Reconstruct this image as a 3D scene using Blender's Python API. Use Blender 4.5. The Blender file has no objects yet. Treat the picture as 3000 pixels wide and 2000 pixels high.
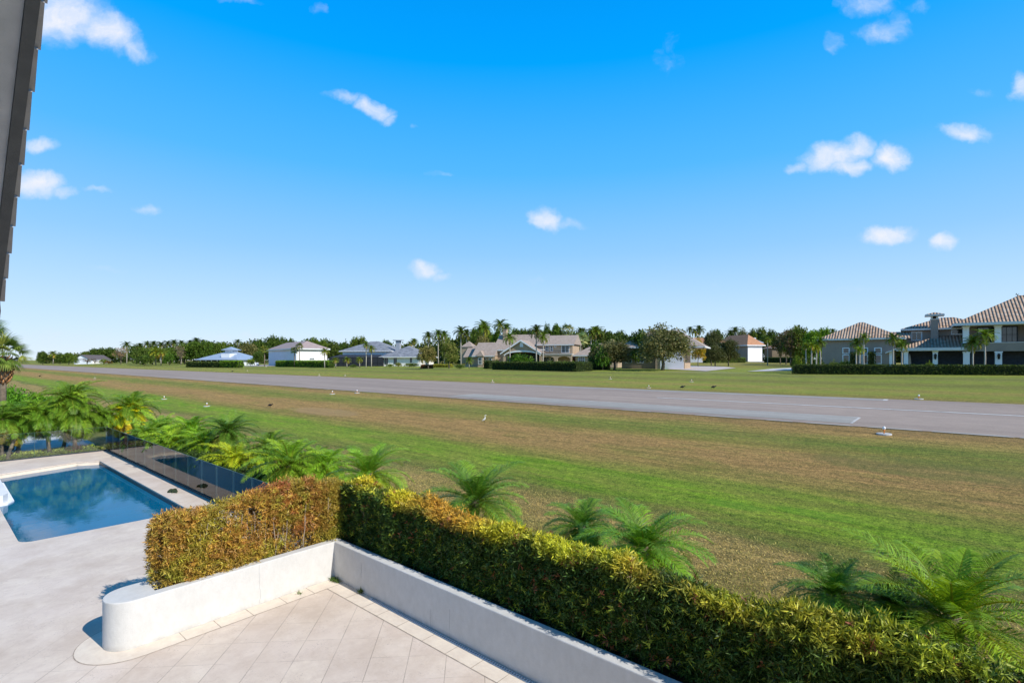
import bpy, bmesh, math, random
import numpy as np
from mathutils import Vector, Matrix
R_ = math.radians
C = bpy.context.scene.collection
SC = bpy.context.scene
# ---------------------------------------------------------------- camera, sky, sun
CAMZ = 4.8
YAW = R_(40.7)
FPX = 1502.0
Fw = np.array([-math.sin(YAW), math.cos(YAW)])
Rt = np.array([math.cos(YAW), math.sin(YAW)])
cd = bpy.data.cameras.new("camera"); cam = bpy.data.objects.new("camera", cd); C.objects.link(cam)
cam.location = (0, 0, CAMZ); cam.rotation_euler = (R_(90), 0, YAW)
cd.sensor_width = 36; cd.lens = 36*FPX/3000; cd.shift_y = 55/3000
cd.clip_start = .05; cd.clip_end = 8000
SC.camera = cam
SUN_AZ = 5.5; SUN_EL = 38.0          # azimuth from +X towards +Y
sd = bpy.data.lights.new("sun", 'SUN'); sun = bpy.data.objects.new("sun", sd); C.objects.link(sun)
sd.energy = 5.0; sd.angle = R_(.5); sd.color = (1, .955, .88)
sv = Vector((math.cos(R_(SUN_EL))*math.cos(R_(SUN_AZ)), math.cos(R_(SUN_EL))*math.sin(R_(SUN_AZ)), math.sin(R_(SUN_EL))))
sun.rotation_euler = sv.to_track_quat('Z', 'Y').to_euler()
sun.location = (0, 0, 60)
SC.view_settings.view_transform = 'Standard'; SC.view_settings.look = 'None'
SC.view_settings.exposure = 0.08; SC.view_settings.gamma = 1
SC.cycles.max_bounces = 6; SC.cycles.transparent_max_bounces = 12
SC.cycles.caustics_reflective = False; SC.cycles.caustics_refractive = False

W = bpy.data.worlds.new("World"); SC.world = W; W.use_nodes = True
def world():
    nt = W.node_tree; N = nt.nodes; L = nt.links; N.clear()
    def n(t, **k):
        x = N.new(t)
        for a, b in k.items(): setattr(x, a, b)
        return x
    out = n('ShaderNodeOutputWorld'); bg = n('ShaderNodeBackground'); bg.inputs[1].default_value = .1
    sky = n('ShaderNodeTexSky', sky_type='NISHITA'); sky.sun_disc = False
    sky.sun_elevation = R_(SUN_EL); sky.sun_rotation = R_(90-SUN_AZ); sky.air_density = 1.0; sky.dust_density = .25; sky.ozone_density = 2.2
    hs = n('ShaderNodeHueSaturation'); hs.inputs['Saturation'].default_value = SKY_SAT; hs.inputs['Hue'].default_value = SKY_HUE
    hs.inputs['Value'].default_value = SKY_VAL
    L.new(sky.outputs[0], hs.inputs['Color'])
    tc = n('ShaderNodeTexCoord')
    def dot(v):
        d = n('ShaderNodeVectorMath', operation='DOT_PRODUCT'); L.new(tc.outputs['Generated'], d.inputs[0]); d.inputs[1].default_value = v; return d.outputs['Value']
    def m(op, a, b=None, c=None):
        x = n('ShaderNodeMath', operation=op)
        for i, v in enumerate((a, b, c)):
            if v is None: continue
            if isinstance(v, (int, float)): x.inputs[i].default_value = v
            else: L.new(v, x.inputs[i])
        return x.outputs[0]
    dz = dot((Fw[0], Fw[1], 0)); dx = dot((Rt[0], Rt[1], 0)); du = dot((0, 0, 1))
    dzs = m('MAXIMUM', dz, .05)
    cx = n('ShaderNodeCombineXYZ'); L.new(m('DIVIDE', dx, dzs), cx.inputs[0]); L.new(m('DIVIDE', du, dzs), cx.inputs[1])
    nz = n('ShaderNodeTexNoise'); nz.inputs['Scale'].default_value = 16; nz.inputs['Detail'].default_value = 7; nz.inputs['Roughness'].default_value = .58
    L.new(cx.outputs[0], nz.inputs['Vector'])
    sub = n('ShaderNodeVectorMath', operation='SUBTRACT'); L.new(nz.outputs['Color'], sub.inputs[0]); sub.inputs[1].default_value = (.5, .5, .5)
    scl = n('ShaderNodeVectorMath', operation='MULTIPLY'); L.new(sub.outputs[0], scl.inputs[0]); scl.inputs[1].default_value = (.07, .045, 0)
    uv = n('ShaderNodeVectorMath', operation='ADD'); L.new(cx.outputs[0], uv.inputs[0]); L.new(scl.outputs[0], uv.inputs[1])
    cl = [(190,50,150,85,0,1.1),(310,85,120,65,-25,1.05),(395,145,65,40,-30,.8),(1005,285,62,20,-10,.75),(1090,318,60,30,-22,1),(1130,350,28,18,-30,.7),
      (120,425,55,24,0,.95),(105,540,85,40,0,1.15),(180,558,52,18,-5,.8),(285,560,45,12,-5,.6),(435,612,42,18,0,.65),(1595,640,62,34,-12,1.05),(1665,655,55,15,0,.5),
      (1240,790,52,26,0,.9),(1290,806,35,15,0,.6),(2440,460,110,42,5,1.1),(2520,432,62,36,0,1),(2612,462,58,42,0,1.1),(2340,490,55,20,20,.7),(2490,490,85,26,0,1),
      (2830,392,82,30,-6,.95),(2600,690,84,32,0,1.1),(2760,708,44,27,8,1),(2992,255,42,46,0,.8),(2540,8,95,40,0,.6),(2590,92,90,36,5,.6),(2440,120,28,34,0,.42),
      (2690,12,40,20,0,.42),(2640,55,40,30,-30,.4),(2870,270,40,16,0,.3),(2480,850,85,12,4,.3),(1290,512,45,7,0,.3),(1570,820,28,13,0,.25),(300,785,70,11,-5,.3),
      (940,30,26,15,0,.3),(1960,170,40,60,0,.16),(2100,830,22,11,0,.25),(1220,370,16,8,0,.3),(700,5,60,14,0,.35),(730,985,40,13,0,.5),(640,990,50,12,0,.35),(150,985,130,26,0,.35),(50,1000,60,18,0,.3)]
    D = None
    for (px, py, rx, ry, rot, s) in cl:
        u, v = (px-1500)/FPX, (1055-py)/FPX
        mp = n('ShaderNodeMapping', vector_type='TEXTURE'); L.new(uv.outputs[0], mp.inputs['Vector'])
        mp.inputs['Location'].default_value = (u, v, 0); mp.inputs['Rotation'].default_value = (0, 0, R_(rot)); mp.inputs['Scale'].default_value = (rx*1.12/FPX, ry*1.2/FPX, 1)
        d = n('ShaderNodeVectorMath', operation='DOT_PRODUCT'); L.new(mp.outputs[0], d.inputs[0]); L.new(mp.outputs[0], d.inputs[1])
        e = m('MULTIPLY_ADD', d.outputs['Value'], -s, s)
        D = e if D is None else m('MAXIMUM', D, e)
    nz2 = n('ShaderNodeTexNoise'); nz2.inputs['Scale'].default_value = 34; nz2.inputs['Detail'].default_value = 6; nz2.inputs['Roughness'].default_value = .6
    L.new(uv.outputs[0], nz2.inputs['Vector'])
    D2 = m('ADD', D, m('MULTIPLY', m('SUBTRACT', nz2.outputs['Fac'], .5), .9))
    mr = n('ShaderNodeMapRange', interpolation_type='SMOOTHSTEP'); L.new(D2, mr.inputs[0]); mr.inputs[1].default_value = .0; mr.inputs[2].default_value = 1.45
    front = m('GREATER_THAN', dz, .1)
    fac = m('MULTIPLY', m('MULTIPLY', mr.outputs[0], m('GREATER_THAN', D, 0.0)), front)
    # bright horizon veil
    el = m('ARCSINE', du)
    mix = n('ShaderNodeMix', data_type='RGBA'); L.new(fac, mix.inputs[0])
    cr = n('ShaderNodeValToRGB'); L.new(du, cr.inputs[0]); e = cr.color_ramp.elements
    st = [(0, (.74, .86, .97)), (.05, (.62, .81, 1.0)), (.12, (.46, .71, 1.0)), (.2, (.29, .60, 1.02)), (.34, (.09, .48, 1.05)), (.5, (.0, .37, 1.05)), (.6, (.0, .30, .9)), (.72, (.0, .14, .42)), (1, (.0, .07, .22))]
    e.remove(e[1])
    for i, (p, c) in enumerate(st):
        q = e.new(p) if i else e[0]; q.position = p; q.color = (*c, 1)
    x10 = n('ShaderNodeVectorMath', operation='SCALE'); L.new(cr.outputs[0], x10.inputs[0]); x10.inputs['Scale'].default_value = 10
    mh = n('ShaderNodeMix', data_type='RGBA'); mh.inputs[0].default_value = .96; L.new(hs.outputs[0], mh.inputs[6]); L.new(x10.outputs[0], mh.inputs[7])
    L.new(mh.outputs[2], mix.inputs[6])
    shade = n('ShaderNodeMix', data_type='RGBA'); L.new(mr.outputs[0], shade.inputs[0]); shade.inputs[6].default_value = (6.6, 7.7, 9.4, 1); shade.inputs[7].default_value = (9.0, 8.95, 9.3, 1)
    L.new(shade.outputs[2], mix.inputs[7])
    L.new(mix.outputs[2], bg.inputs[0]); L.new(bg.outputs[0], out.inputs[0])
SKY_SAT = 1.35; SKY_HUE = .49; SKY_VAL = 1.0; HZ_AMT = .75; HZ_COL = (5.6, 7.6, 9.6, 1)
world()

# ---------------------------------------------------------------- geometry helpers
_TV = [-100, 8, 12, 16.5, 23, 30.8, 51, 62, 80, 95, 125, 160, 250, 420, 5000]
_TZ = [-.05, -.05, .12, .5, 1.0, 1.5, 1.65, 2.0, 2.6, 2.85, 2.92, 3.4, 4.25, 4.45, 4.5]
def tz(v):
    return float(np.mean([np.interp(v+d, _TV, _TZ) for d in (-1.6, -.8, 0, .8, 1.6)]))
def W2(px, Z):
    u = (px-1500)/FPX
    return Z*(Fw+u*Rt)
def GH(px, py):            # ground point seen at a photo position
    u = (px-1500)/FPX; d = Fw+u*Rt; s = (1055-py)/FPX
    lo, Z = 1.0, 1.0
    while Z < 3000:
        if CAMZ+s*Z < tz(d[1]*Z): break
        lo = Z; Z *= 1.01
    for _ in range(30):
        mid = (lo+Z)/2
        if CAMZ+s*mid < tz(d[1]*mid): Z = mid
        else: lo = mid
    return np.array([d[0]*Z, d[1]*Z, tz(d[1]*Z)]), Z
def G0(px, py, z=0):
    Z = (CAMZ-z)*FPX/(py-1055); p = W2(px, Z); return (p[0], p[1], z)
def HZ(py, Z): return CAMZ+(1055-py)/FPX*Z
def AT(px, Z):
    p = W2(px, Z); return (p[0], p[1], tz(p[1]))
def ATV(px, V):
    u = (px-1500)/FPX; d = Fw+u*Rt; return AT(px, V/d[1]), V/d[1]

def tag(o, label=None, cat=None, group=None, kind=None):
    if label: o['label'] = label
    if cat: o['category'] = cat
    if group: o['group'] = group
    if kind: o['kind'] = kind
    return o
def thing(name, label, cat, loc=(0, 0, 0), rz=0, group=None):
    o = bpy.data.objects.new(name, None); C.objects.link(o); o.location = loc; o.rotation_euler = (0, 0, rz); o.empty_display_size = .3
    return tag(o, label, cat, group)
def link(name, me, parent=None, loc=(0, 0, 0), rz=0, color=None):
    o = bpy.data.objects.new(name, me); C.objects.link(o); o.location = loc; o.rotation_euler = (0, 0, rz)
    if parent is not None: o.parent = parent
    if color: o.color = (*color, 1)
    return o
def copy_tree(o, parent=None):
    c = o.copy(); C.objects.link(c); c.parent = parent
    for ch in list(o.children): copy_tree(ch, c)
    return c

class MB:
    def __init__(s): s.v = []; s.f = []; s.s = []
    def quad(s, *p, smooth=False):
        b = len(s.v); s.v += [tuple(q) for q in p]; s.f.append(tuple(range(b, b+len(p)))); s.s.append(smooth); return s
    def box(s, x0, y0, z0, x1, y1, z1):
        if x1 < x0: x0, x1 = x1, x0
        if y1 < y0: y0, y1 = y1, y0
        if z1 < z0: z0, z1 = z1, z0
        b = len(s.v); s.v += [(x0,y0,z0),(x1,y0,z0),(x1,y1,z0),(x0,y1,z0),(x0,y0,z1),(x1,y0,z1),(x1,y1,z1),(x0,y1,z1)]
        for f in ((0,3,2,1),(4,5,6,7),(0,1,5,4),(1,2,6,5),(2,3,7,6),(3,0,4,7)): s.f.append(tuple(b+i for i in f)); s.s.append(False)
        return s
    def prism(s, poly, z0, z1):
        b = len(s.v); n = len(poly); s.v += [(p[0], p[1], z0) for p in poly]+[(p[0], p[1], z1) for p in poly]
        s.f.append(tuple(b+n-1-i for i in range(n))); s.f.append(tuple(b+n+i for i in range(n))); s.s += [False]*2
        for i in range(n): j = (i+1) % n; s.f.append((b+i, b+j, b+n+j, b+n+i)); s.s.append(False)
        return s
    def xprism(s, poly, y0, y1):      # polygon in x,z swept along y
        b = len(s.v); n = len(poly); s.v += [(p[0], y0, p[1]) for p in poly]+[(p[0], y1, p[1]) for p in poly]
        s.f.append(tuple(b+i for i in range(n))); s.f.append(tuple(b+2*n-1-i for i in range(n))); s.s += [False]*2
        for i in range(n): j = (i+1) % n; s.f.append((b+j, b+i, b+n+i, b+n+j)); s.s.append(False)
        return s
    def tube(s, pts, rad, n=8, cap=True):
        pts = [Vector(p) for p in pts]; b = len(s.v)
        if isinstance(rad, (int, float)): rad = [rad]*len(pts)
        up = None
        for i, p in enumerate(pts):
            t = (pts[min(i+1, len(pts)-1)]-pts[max(i-1, 0)]).normalized()
            a = Vector((1, 0, 0)) if abs(t.x) < .8 else Vector((0, 1, 0))
            e1 = t.cross(a).normalized() if up is None else (up-t*up.dot(t)).normalized(); up = e1; e2 = t.cross(e1)
            for k in range(n):
                q = p+(e1*math.cos(2*math.pi*k/n)+e2*math.sin(2*math.pi*k/n))*rad[i]; s.v.append(tuple(q))
        for i in range(len(pts)-1):
            for k in range(n):
                k2 = (k+1) % n; s.f.append((b+i*n+k, b+i*n+k2, b+(i+1)*n+k2, b+(i+1)*n+k)); s.s.append(True)
        if cap:
            s.f.append(tuple(b+n-1-k for k in range(n))); s.s.append(False)
            e = b+(len(pts)-1)*n; s.f.append(tuple(e+k for k in range(n))); s.s.append(False)
        return s
    def hip(s, x0, y0, x1, y1, z, pitch, ov=.6, th=.06):   # hip roof over rectangle
        x0 -= ov; y0 -= ov; x1 += ov; y1 += ov; w, d = x1-x0, y1-y0; m = min(w, d)/2; h = m*pitch
        if w >= d: r0, r1 = (x0+m, y0+m, z+h), (x1-m, y1-m, z+h)
        else: r0, r1 = (x0+m, y0+m, z+h), (x1-m, y1-m, z+h)
        a, b, c, d_ = (x0,y0,z), (x1,y0,z), (x1,y1,z), (x0,y1,z)
        if w >= d: s.quad(a, b, r1, r0); s.quad(b, c, r1); s.quad(c, d_, r0, r1); s.quad(d_, a, r0)
        else: s.quad(a, b, r0); s.quad(b, c, r1, r0); s.quad(c, d_, r1); s.quad(d_, a, r0, r1)
        # under side and edge
        s.box(x0+.02, y0+.02, z-th-.1, x1-.02, y1-.02, z-.004)
        return h
    def mesh(s, name, mat):
        me = bpy.data.meshes.new(name); me.from_pydata(s.v, [], s.f)
        if mat: me.materials.append(mat)
        me.polygons.foreach_set('use_smooth', s.s)
        uvl = me.uv_layers.new(name='UVMap'); co = np.array(s.v)
        dat = np.zeros((len(me.loops), 2)); 
        for p in me.polygons:
            n = p.normal
            if abs(n.z) > .9999 or (abs(n.x)+abs(n.y)) < 1e-6: u = Vector((1, 0, 0)); v = Vector((0, 1, 0))
            else: u = Vector((-n.y, n.x, 0)).normalized(); v = n.cross(u)
            for li in p.loop_indices:
                c = co[me.loops[li].vertex_index]; dat[li] = (c[0]*u.x+c[1]*u.y+c[2]*u.z, c[0]*v.x+c[1]*v.y+c[2]*v.z)
        uvl.data.foreach_set('uv', dat.ravel()); me.update(); return me
    def build(s, name, mat, parent=None, loc=(0, 0, 0), rz=0): return link(name, s.mesh(name, mat), parent, loc, rz)

# ---------------------------------------------------------------- materials
class NT:
    def __init__(s, name):
        s.mat = bpy.data.materials.new(name); s.mat.use_nodes = True; s.t = s.mat.node_tree; s.N = s.t.nodes; s.N.clear()
        s.out = s.N.new('ShaderNodeOutputMaterial'); s.p = s.N.new('ShaderNodeBsdfPrincipled'); s.L(s.p.outputs[0], s.out.inputs[0])
    def L(s, a, b): s.t.links.new(a, b)
    def n(s, t, **k):
        x = s.N.new(t)
        for a, b in k.items(): setattr(x, a, b)
        return x
    def tc(s, o='Object'):
        if not hasattr(s, '_tc'): s._tc = s.n('ShaderNodeTexCoord')
        return s._tc.outputs[o]
    def noise(s, scale, det=4, rough=.55, vec=None, sc3=None):
        x = s.n('ShaderNodeTexNoise'); x.inputs['Scale'].default_value = scale; x.inputs['Detail'].default_value = det; x.inputs['Roughness'].default_value = rough
        v = vec if vec is not None else s.tc()
        if sc3:
            mp = s.n('ShaderNodeMapping'); mp.inputs['Scale'].default_value = sc3; s.L(v, mp.inputs['Vector']); v = mp.outputs[0]
        s.L(v, x.inputs['Vector']); return x.outputs['Fac']
    def ramp(s, fac, stops, interp='LINEAR'):
        x = s.n('ShaderNodeValToRGB'); cr = x.color_ramp; cr.interpolation = interp
        while len(cr.elements) > 1: cr.elements.remove(cr.elements[-1])
        for i, (p, c) in enumerate(stops):
            e = cr.elements[0] if i == 0 else cr.elements.new(p)
            e.position = p; e.color = (*c, 1) if len(c) == 3 else c
        s.L(fac, x.inputs[0]); return x.outputs[0]
    def mix(s, fac, a, b, mode='MIX'):
        x = s.n('ShaderNodeMix', data_type='RGBA', blend_type=mode)
        for i, v in ((0, fac), (6, a), (7, b)):
            if isinstance(v, (int, float)): x.inputs[i].default_value = v
            elif isinstance(v, tuple): x.inputs[i].default_value = (*v, 1) if len(v) == 3 else v
            else: s.L(v, x.inputs[i])
        return x.outputs[2]
    def m(s, op, a, b=None, c=None):
        x = s.n('ShaderNodeMath', operation=op)
        for i, v in enumerate((a, b, c)):
            if v is None: continue
            if isinstance(v, (int, float)): x.inputs[i].default_value = v
            else: s.L(v, x.inputs[i])
        return x.outputs[0]
    def bump(s, h, st=.3, dist=.02):
        x = s.n('ShaderNodeBump'); x.inputs['Strength'].default_value = st; x.inputs['Distance'].default_value = dist; s.L(h, x.inputs['Height']); s.L(x.outputs[0], s.p.inputs['Normal'])
    def col(s, c):
        if isinstance(c, tuple): s.p.inputs['Base Color'].default_value = (*c, 1)
        else: s.L(c, s.p.inputs['Base Color'])
    def rough(s, r, spec=None):
        s.p.inputs['Roughness'].default_value = r
        if spec is not None: s.p.inputs['Specular IOR Level'].default_value = spec
    def sep(s, v):
        x = s.n('ShaderNodeSeparateXYZ'); s.L(v, x.inputs[0]); return x.outputs
def plain(name, c, rough=.6, var=.12, scale=3, bump=0, bscale=40, spec=.3, bd=.01):
    t = NT(name); f = t.noise(scale, 6)
    lo = tuple(x*(1-var) for x in c); hi = tuple(min(1, x*(1+var)) for x in c)
    t.col(t.ramp(f, [(.3, lo), (.7, hi)])); t.rough(rough, spec)
    if bump: t.bump(t.noise(bscale, 5, .7), bump, bd)
    return t.mat
M = {}
M['stucco_white'] = plain('white_stucco', (.72, .72, .715), .85, .08, 1.3, .55, 45, .15, .012)
def stucco():
    t = NT('planter_stucco'); f = t.noise(1.2, 6, .7); g = t.noise(7, 6, .75, sc3=(1, 1, .6)); _, _, z = t.sep(t.tc())
    c = t.ramp(f, [(.3, (.56, .545, .515)), (.7, (.64, .625, .60))]); c = t.mix(.5, c, t.ramp(g, [(.3, (.50, .49, .465)), (.7, (.66, .65, .63))]))
    low = t.m('MULTIPLY', t.ramp(z, [(0, (1,)*3), (.10, (0,)*3)]), t.ramp(t.noise(3, 6, .8), [(.4, (0,)*3), (.65, (.7,)*3)]))
    t.col(t.mix(low, c, (.36, .33, .29))); t.rough(.9, .12); t.bump(t.m('ADD', t.noise(26, 6, .75, sc3=(1, 1, 1.8)), t.m('MULTIPLY', t.noise(4, 3), 1.5)), .4, .012); return t.mat
M['planter'] = stucco()
M['white_paint'] = plain('white_paint', (.8, .81, .82), .6, .04, 2)
M['trim'] = plain('trim_paint', (.66, .67, .66), .6, .06, 2)
M['tan_stucco'] = plain('tan_stucco', (.42, .31, .21), .9, .12, .8, .3, 12)
M['beige_stucco'] = plain('beige_stucco', (.30, .245, .205), .9, .1, .6, .3, 12)
M['brown_stucco'] = plain('brown_stucco', (.22, .165, .11), .9, .12, .6, .3, 12)
M['ivory_stucco'] = plain('ivory_stucco', (.78, .75, .72), .85, .04, .6)
M['door_white'] = plain('hangar_door_paint', (.82, .82, .83), .5, .03, .5)
M['blue_white'] = plain('pale_blue_wall', (.70, .74, .80), .7, .05, .5)
M['shade_blue_door'] = plain('shade_tinted_door', (.62, .64, .72), .5, .05, .4)  # bluish shade of the hangar's unlit side put into the door colour
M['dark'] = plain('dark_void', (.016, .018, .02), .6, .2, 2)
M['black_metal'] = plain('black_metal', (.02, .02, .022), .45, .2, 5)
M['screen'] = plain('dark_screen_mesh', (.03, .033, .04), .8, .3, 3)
M['frame_dark'] = plain('dark_window_frame', (.03, .04, .045), .4)
M['concrete'] = plain('pale_concrete', (.52, .5, .48), .9, .1, .8, .2, 20)
M['drive'] = plain('driveway_pavers', (.50, .44, .41), .9, .12, .6, .2, 10)
M['soil'] = plain('mulch', (.05, .035, .022), .95, .4, 8, .8, 30)
M['orange_tile'] = plain('orange_roof_shingle', (.44, .22, .12), .85, .18, 1.5, .3, 10)
M['brown_shingle'] = plain('brown_roof_shingle', (.36, .285, .235), .9, .22, 2.5, .4, 8)
M['rose_shingle'] = plain('rose_roof_shingle', (.35, .27, .25), .9, .16, 1.6, .4, 8)
M['blue_metal'] = plain('blue_metal_roof', (.29, .35, .44), .4, .08, .8)
M['dark_shingle'] = plain('dark_roof', (.12, .10, .10), .9, .3, 2)
M['metal_grey'] = plain('grey_metal', (.35, .37, .4), .4, .1, 4)
M['orange'] = plain('orange_lamp_paint', (.75, .25, .05), .4, .1, 10)
M['trunk'] = plain('palm_trunk', (.22, .17, .12), .9, .3, 6, .8, 14, .2, .05)
M['pale_trunk'] = plain('pale_palm_trunk', (.42, .38, .32), .9, .2, 6, .3, 10)
M['bark'] = plain('tree_bark', (.15, .125, .10), .95, .3, 3, .6, 12, .2, .05)
M['dark_bark'] = plain('dark_tree_bark', (.06, .05, .045), .95, .3, 3, .6, 12, .2, .05)
M['stem'] = plain('hedge_stem', (.34, .27, .2), .9, .2, 8)
M['bird_black'] = plain('black_feathers', (.012, .012, .014), .6, .3, 20)
M['bird_white'] = plain('white_feathers', (.85, .84, .8), .7, .05, 20)
M['umbrella'] = plain('tan_canvas', (.42, .32, .24), .9, .2, 6)
def shingle(name, cols, w=.3, h=.25):
    t = NT(name); uv = t.tc('UV'); br = t.n('ShaderNodeTexBrick'); t.L(uv, br.inputs['Vector'])
    br.inputs['Scale'].default_value = 1; br.inputs['Brick Width'].default_value = w; br.inputs['Row Height'].default_value = h; br.inputs['Mortar Size'].default_value = .012
    br.inputs['Color1'].default_value = (*cols[0], 1); br.inputs['Color2'].default_value = (*cols[1], 1); br.inputs['Mortar'].default_value = (*cols[2], 1)
    br.inputs['Bias'].default_value = 0
    t.col(t.mix(.45, br.outputs['Color'], t.ramp(t.noise(2.2, 6, .7), [(.3, cols[0]), (.7, cols[1])]))); t.rough(.9, .2); t.bump(br.outputs['Fac'], .4, -.02); return t.mat
M['grey_shingle'] = shingle('grey_slate_roof', ((.10,.11,.13),(.31,.325,.36),(.07,.07,.08)), .9, .5)
M['tan_shingle'] = shingle('tan_shingle_roof', ((.30,.235,.19),(.42,.34,.285),(.2,.15,.12)), .5, .35)
def barrel():
    t = NT('barrel_tile_roof'); u, v, _ = t.sep(t.tc('UV'))
    wv = t.m('ABSOLUTE', t.m('SINE', t.m('MULTIPLY', u, math.pi/.40)))
    row = t.m('FRACT', t.m('DIVIDE', v, .42))
    cb = t.n('ShaderNodeCombineXYZ'); t.L(t.m('FLOOR', t.m('DIVIDE', u, .40)), cb.inputs[0]); t.L(t.m('FLOOR', t.m('DIVIDE', v, .42)), cb.inputs[1])
    wn = t.n('ShaderNodeTexWhiteNoise'); t.L(cb.outputs[0], wn.inputs['Vector'])
    c = t.ramp(wn.outputs['Value'], [(0, (.32, .21, .14)), (.4, (.40, .275, .19)), (.7, (.44, .32, .23)), (1, (.48, .37, .28))])
    t.col(t.mix(t.m('MULTIPLY', t.m('LESS_THAN', wv, .36), .42), c, (.12, .08, .055))); t.rough(.8, .2)
    t.bump(t.m('ADD', wv, t.m('MULTIPLY', row, -.35)), 1, .16); return t.mat
M['barrel'] = barrel()
def glass_pane():
    t = NT('window_glass'); t.col(t.ramp(t.noise(.7, 3), [(.35, (.012, .02, .022)), (.65, (.05, .075, .075))])); t.rough(.06, .8); return t.mat
M['pane'] = glass_pane()
def thin_glass(name, tint, ior=1.5):
    t = NT(name); tr = t.n('ShaderNodeBsdfTransparent'); tr.inputs[0].default_value = (*tint, 1)
    gl = t.n('ShaderNodeBsdfGlossy'); gl.inputs['Roughness'].default_value = .01; fr = t.n('ShaderNodeFresnel'); fr.inputs[0].default_value = ior
    mx = t.n('ShaderNodeMixShader'); t.L(fr.outputs[0], mx.inputs[0]); t.L(tr.outputs[0], mx.inputs[1]); t.L(gl.outputs[0], mx.inputs[2]); t.L(mx.outputs[0], t.out.inputs[0]); return t
M['glass'] = thin_glass('clear_fence_glass', (.97, .99, .98), 1.6).mat
def water():
    t = NT('pool_water'); t.col(t.ramp(t.noise(.6, 3), [(.3, (.0, .10, .20)), (.7, (.0, .13, .25))])); t.rough(.02, .5); t.p.inputs['IOR'].default_value = 1.33
    bm = t.n('ShaderNodeBump'); bm.inputs['Strength'].default_value = .2; bm.inputs['Distance'].default_value = .01; t.L(t.noise(3.5, 4, .55), bm.inputs['Height']); t.L(bm.outputs[0], t.p.inputs['Normal'])
    return t.mat
M['water'] = water()
def pooltile():
    t = NT('blue_pool_plaster'); t.col(t.ramp(t.noise(3, 5, .6), [(.3, (.01, .26, .62)), (.7, (.015, .31, .70))])); t.rough(.8); return t.mat
M['pool'] = pooltile()
M['waterline'] = plain('dark_waterline_tile', (.02, .045, .055), .3, .3, 8)
def travertine():
    t = NT('travertine_pavers'); P = t.tc()
    x, y, _ = t.sep(P); k = .86
    def line(e, c, wd):
        f = t.m('FRACT', t.m('DIVIDE', t.m('SUBTRACT', e, c), k)); d = t.m('MINIMUM', f, t.m('SUBTRACT', 1, f)); return t.m('LESS_THAN', t.m('MULTIPLY', d, k), wd)
    s_, d_ = t.m('ADD', x, y), t.m('SUBTRACT', x, y)
    wear = t.noise(1.2, 5, .7)
    g1 = t.m('MULTIPLY', line(s_, -4.06, .010), t.ramp(wear, [(.36, (.35,)*3), (.55, (1,)*3)]))
    g2 = t.m('MULTIPLY', line(d_, -15.36, .009), t.ramp(t.noise(1.7, 5, .7), [(.45, (.12,)*3), (.62, (.75,)*3)]))
    cb = t.n('ShaderNodeCombineXYZ'); t.L(t.m('FLOOR', t.m('DIVIDE', t.m('ADD', s_, 4.06), k)), cb.inputs[0]); t.L(t.m('FLOOR', t.m('DIVIDE', t.m('ADD', d_, 15.36), k)), cb.inputs[1])
    wn = t.n('ShaderNodeTexWhiteNoise'); t.L(cb.outputs[0], wn.inputs['Vector'])
    base = t.ramp(wn.outputs['Value'], [(0, (.61, .50, .40)), (.35, (.68, .565, .46)), (.7, (.71, .60, .48)), (1, (.78, .67, .53))])
    vein = t.noise(5, 8, .75, sc3=(1, .45, 1))
    c = t.mix(.55, base, t.ramp(vein, [(.3, (.56, .46, .38)), (.5, (.69, .585, .48)), (.7, (.78, .68, .54))]))
    # greyer / pinker towards the pool side in broad patches
    c = t.mix(t.ramp(t.noise(.35, 3), [(.35, (0,)*3), (.65, (.5,)*3)]), c, (.66, .56, .50))
    pits = t.noise(26, 6, .8); pm = t.m('MULTIPLY', t.ramp(pits, [(.56, (0,)*3), (.63, (1,)*3)]), t.ramp(t.noise(2.6, 4, .6), [(.46, (0,)*3), (.6, (.9,)*3)]))
    c = t.mix(t.m('MULTIPLY', pm, .75), c, (.24, .19, .17)); c = t.mix(t.ramp(t.noise(.9, 6, .75), [(.42, (0,)*3), (.66, (.75,)*3)]), c, (.53, .425, .34))
    gm = t.m('MULTIPLY', t.m('MULTIPLY', t.m('MAXIMUM', g1, g2), .58), t.ramp(t.m('DIVIDE', t.m('ADD', x, 20), 20), [(.40, (.22,)*3), (.47, (1,)*3)])); c = t.mix(gm, c, (.26, .21, .17))
    t.col(c); t.rough(.75, .25); t.bump(t.m('ADD', t.noise(30, 6, .7), t.m('MULTIPLY', gm, -2)), .25, .006); return t.mat
M['trav'] = travertine()
def border_mat():
    t = NT('border_pavers'); c = t.ramp(t.noise(4, 7, .7), [(.3, (.64, .535, .43)), (.5, (.71, .61, .50)), (.7, (.78, .68, .55))])
    t.col(c); t.rough(.75, .25); t.bump(t.noise(30, 6, .7), .2, .006); return t.mat
M['border'] = border_mat()
M['joint'] = plain('dark_joint', (.16, .125, .10), .95, .5, 9)
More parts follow.
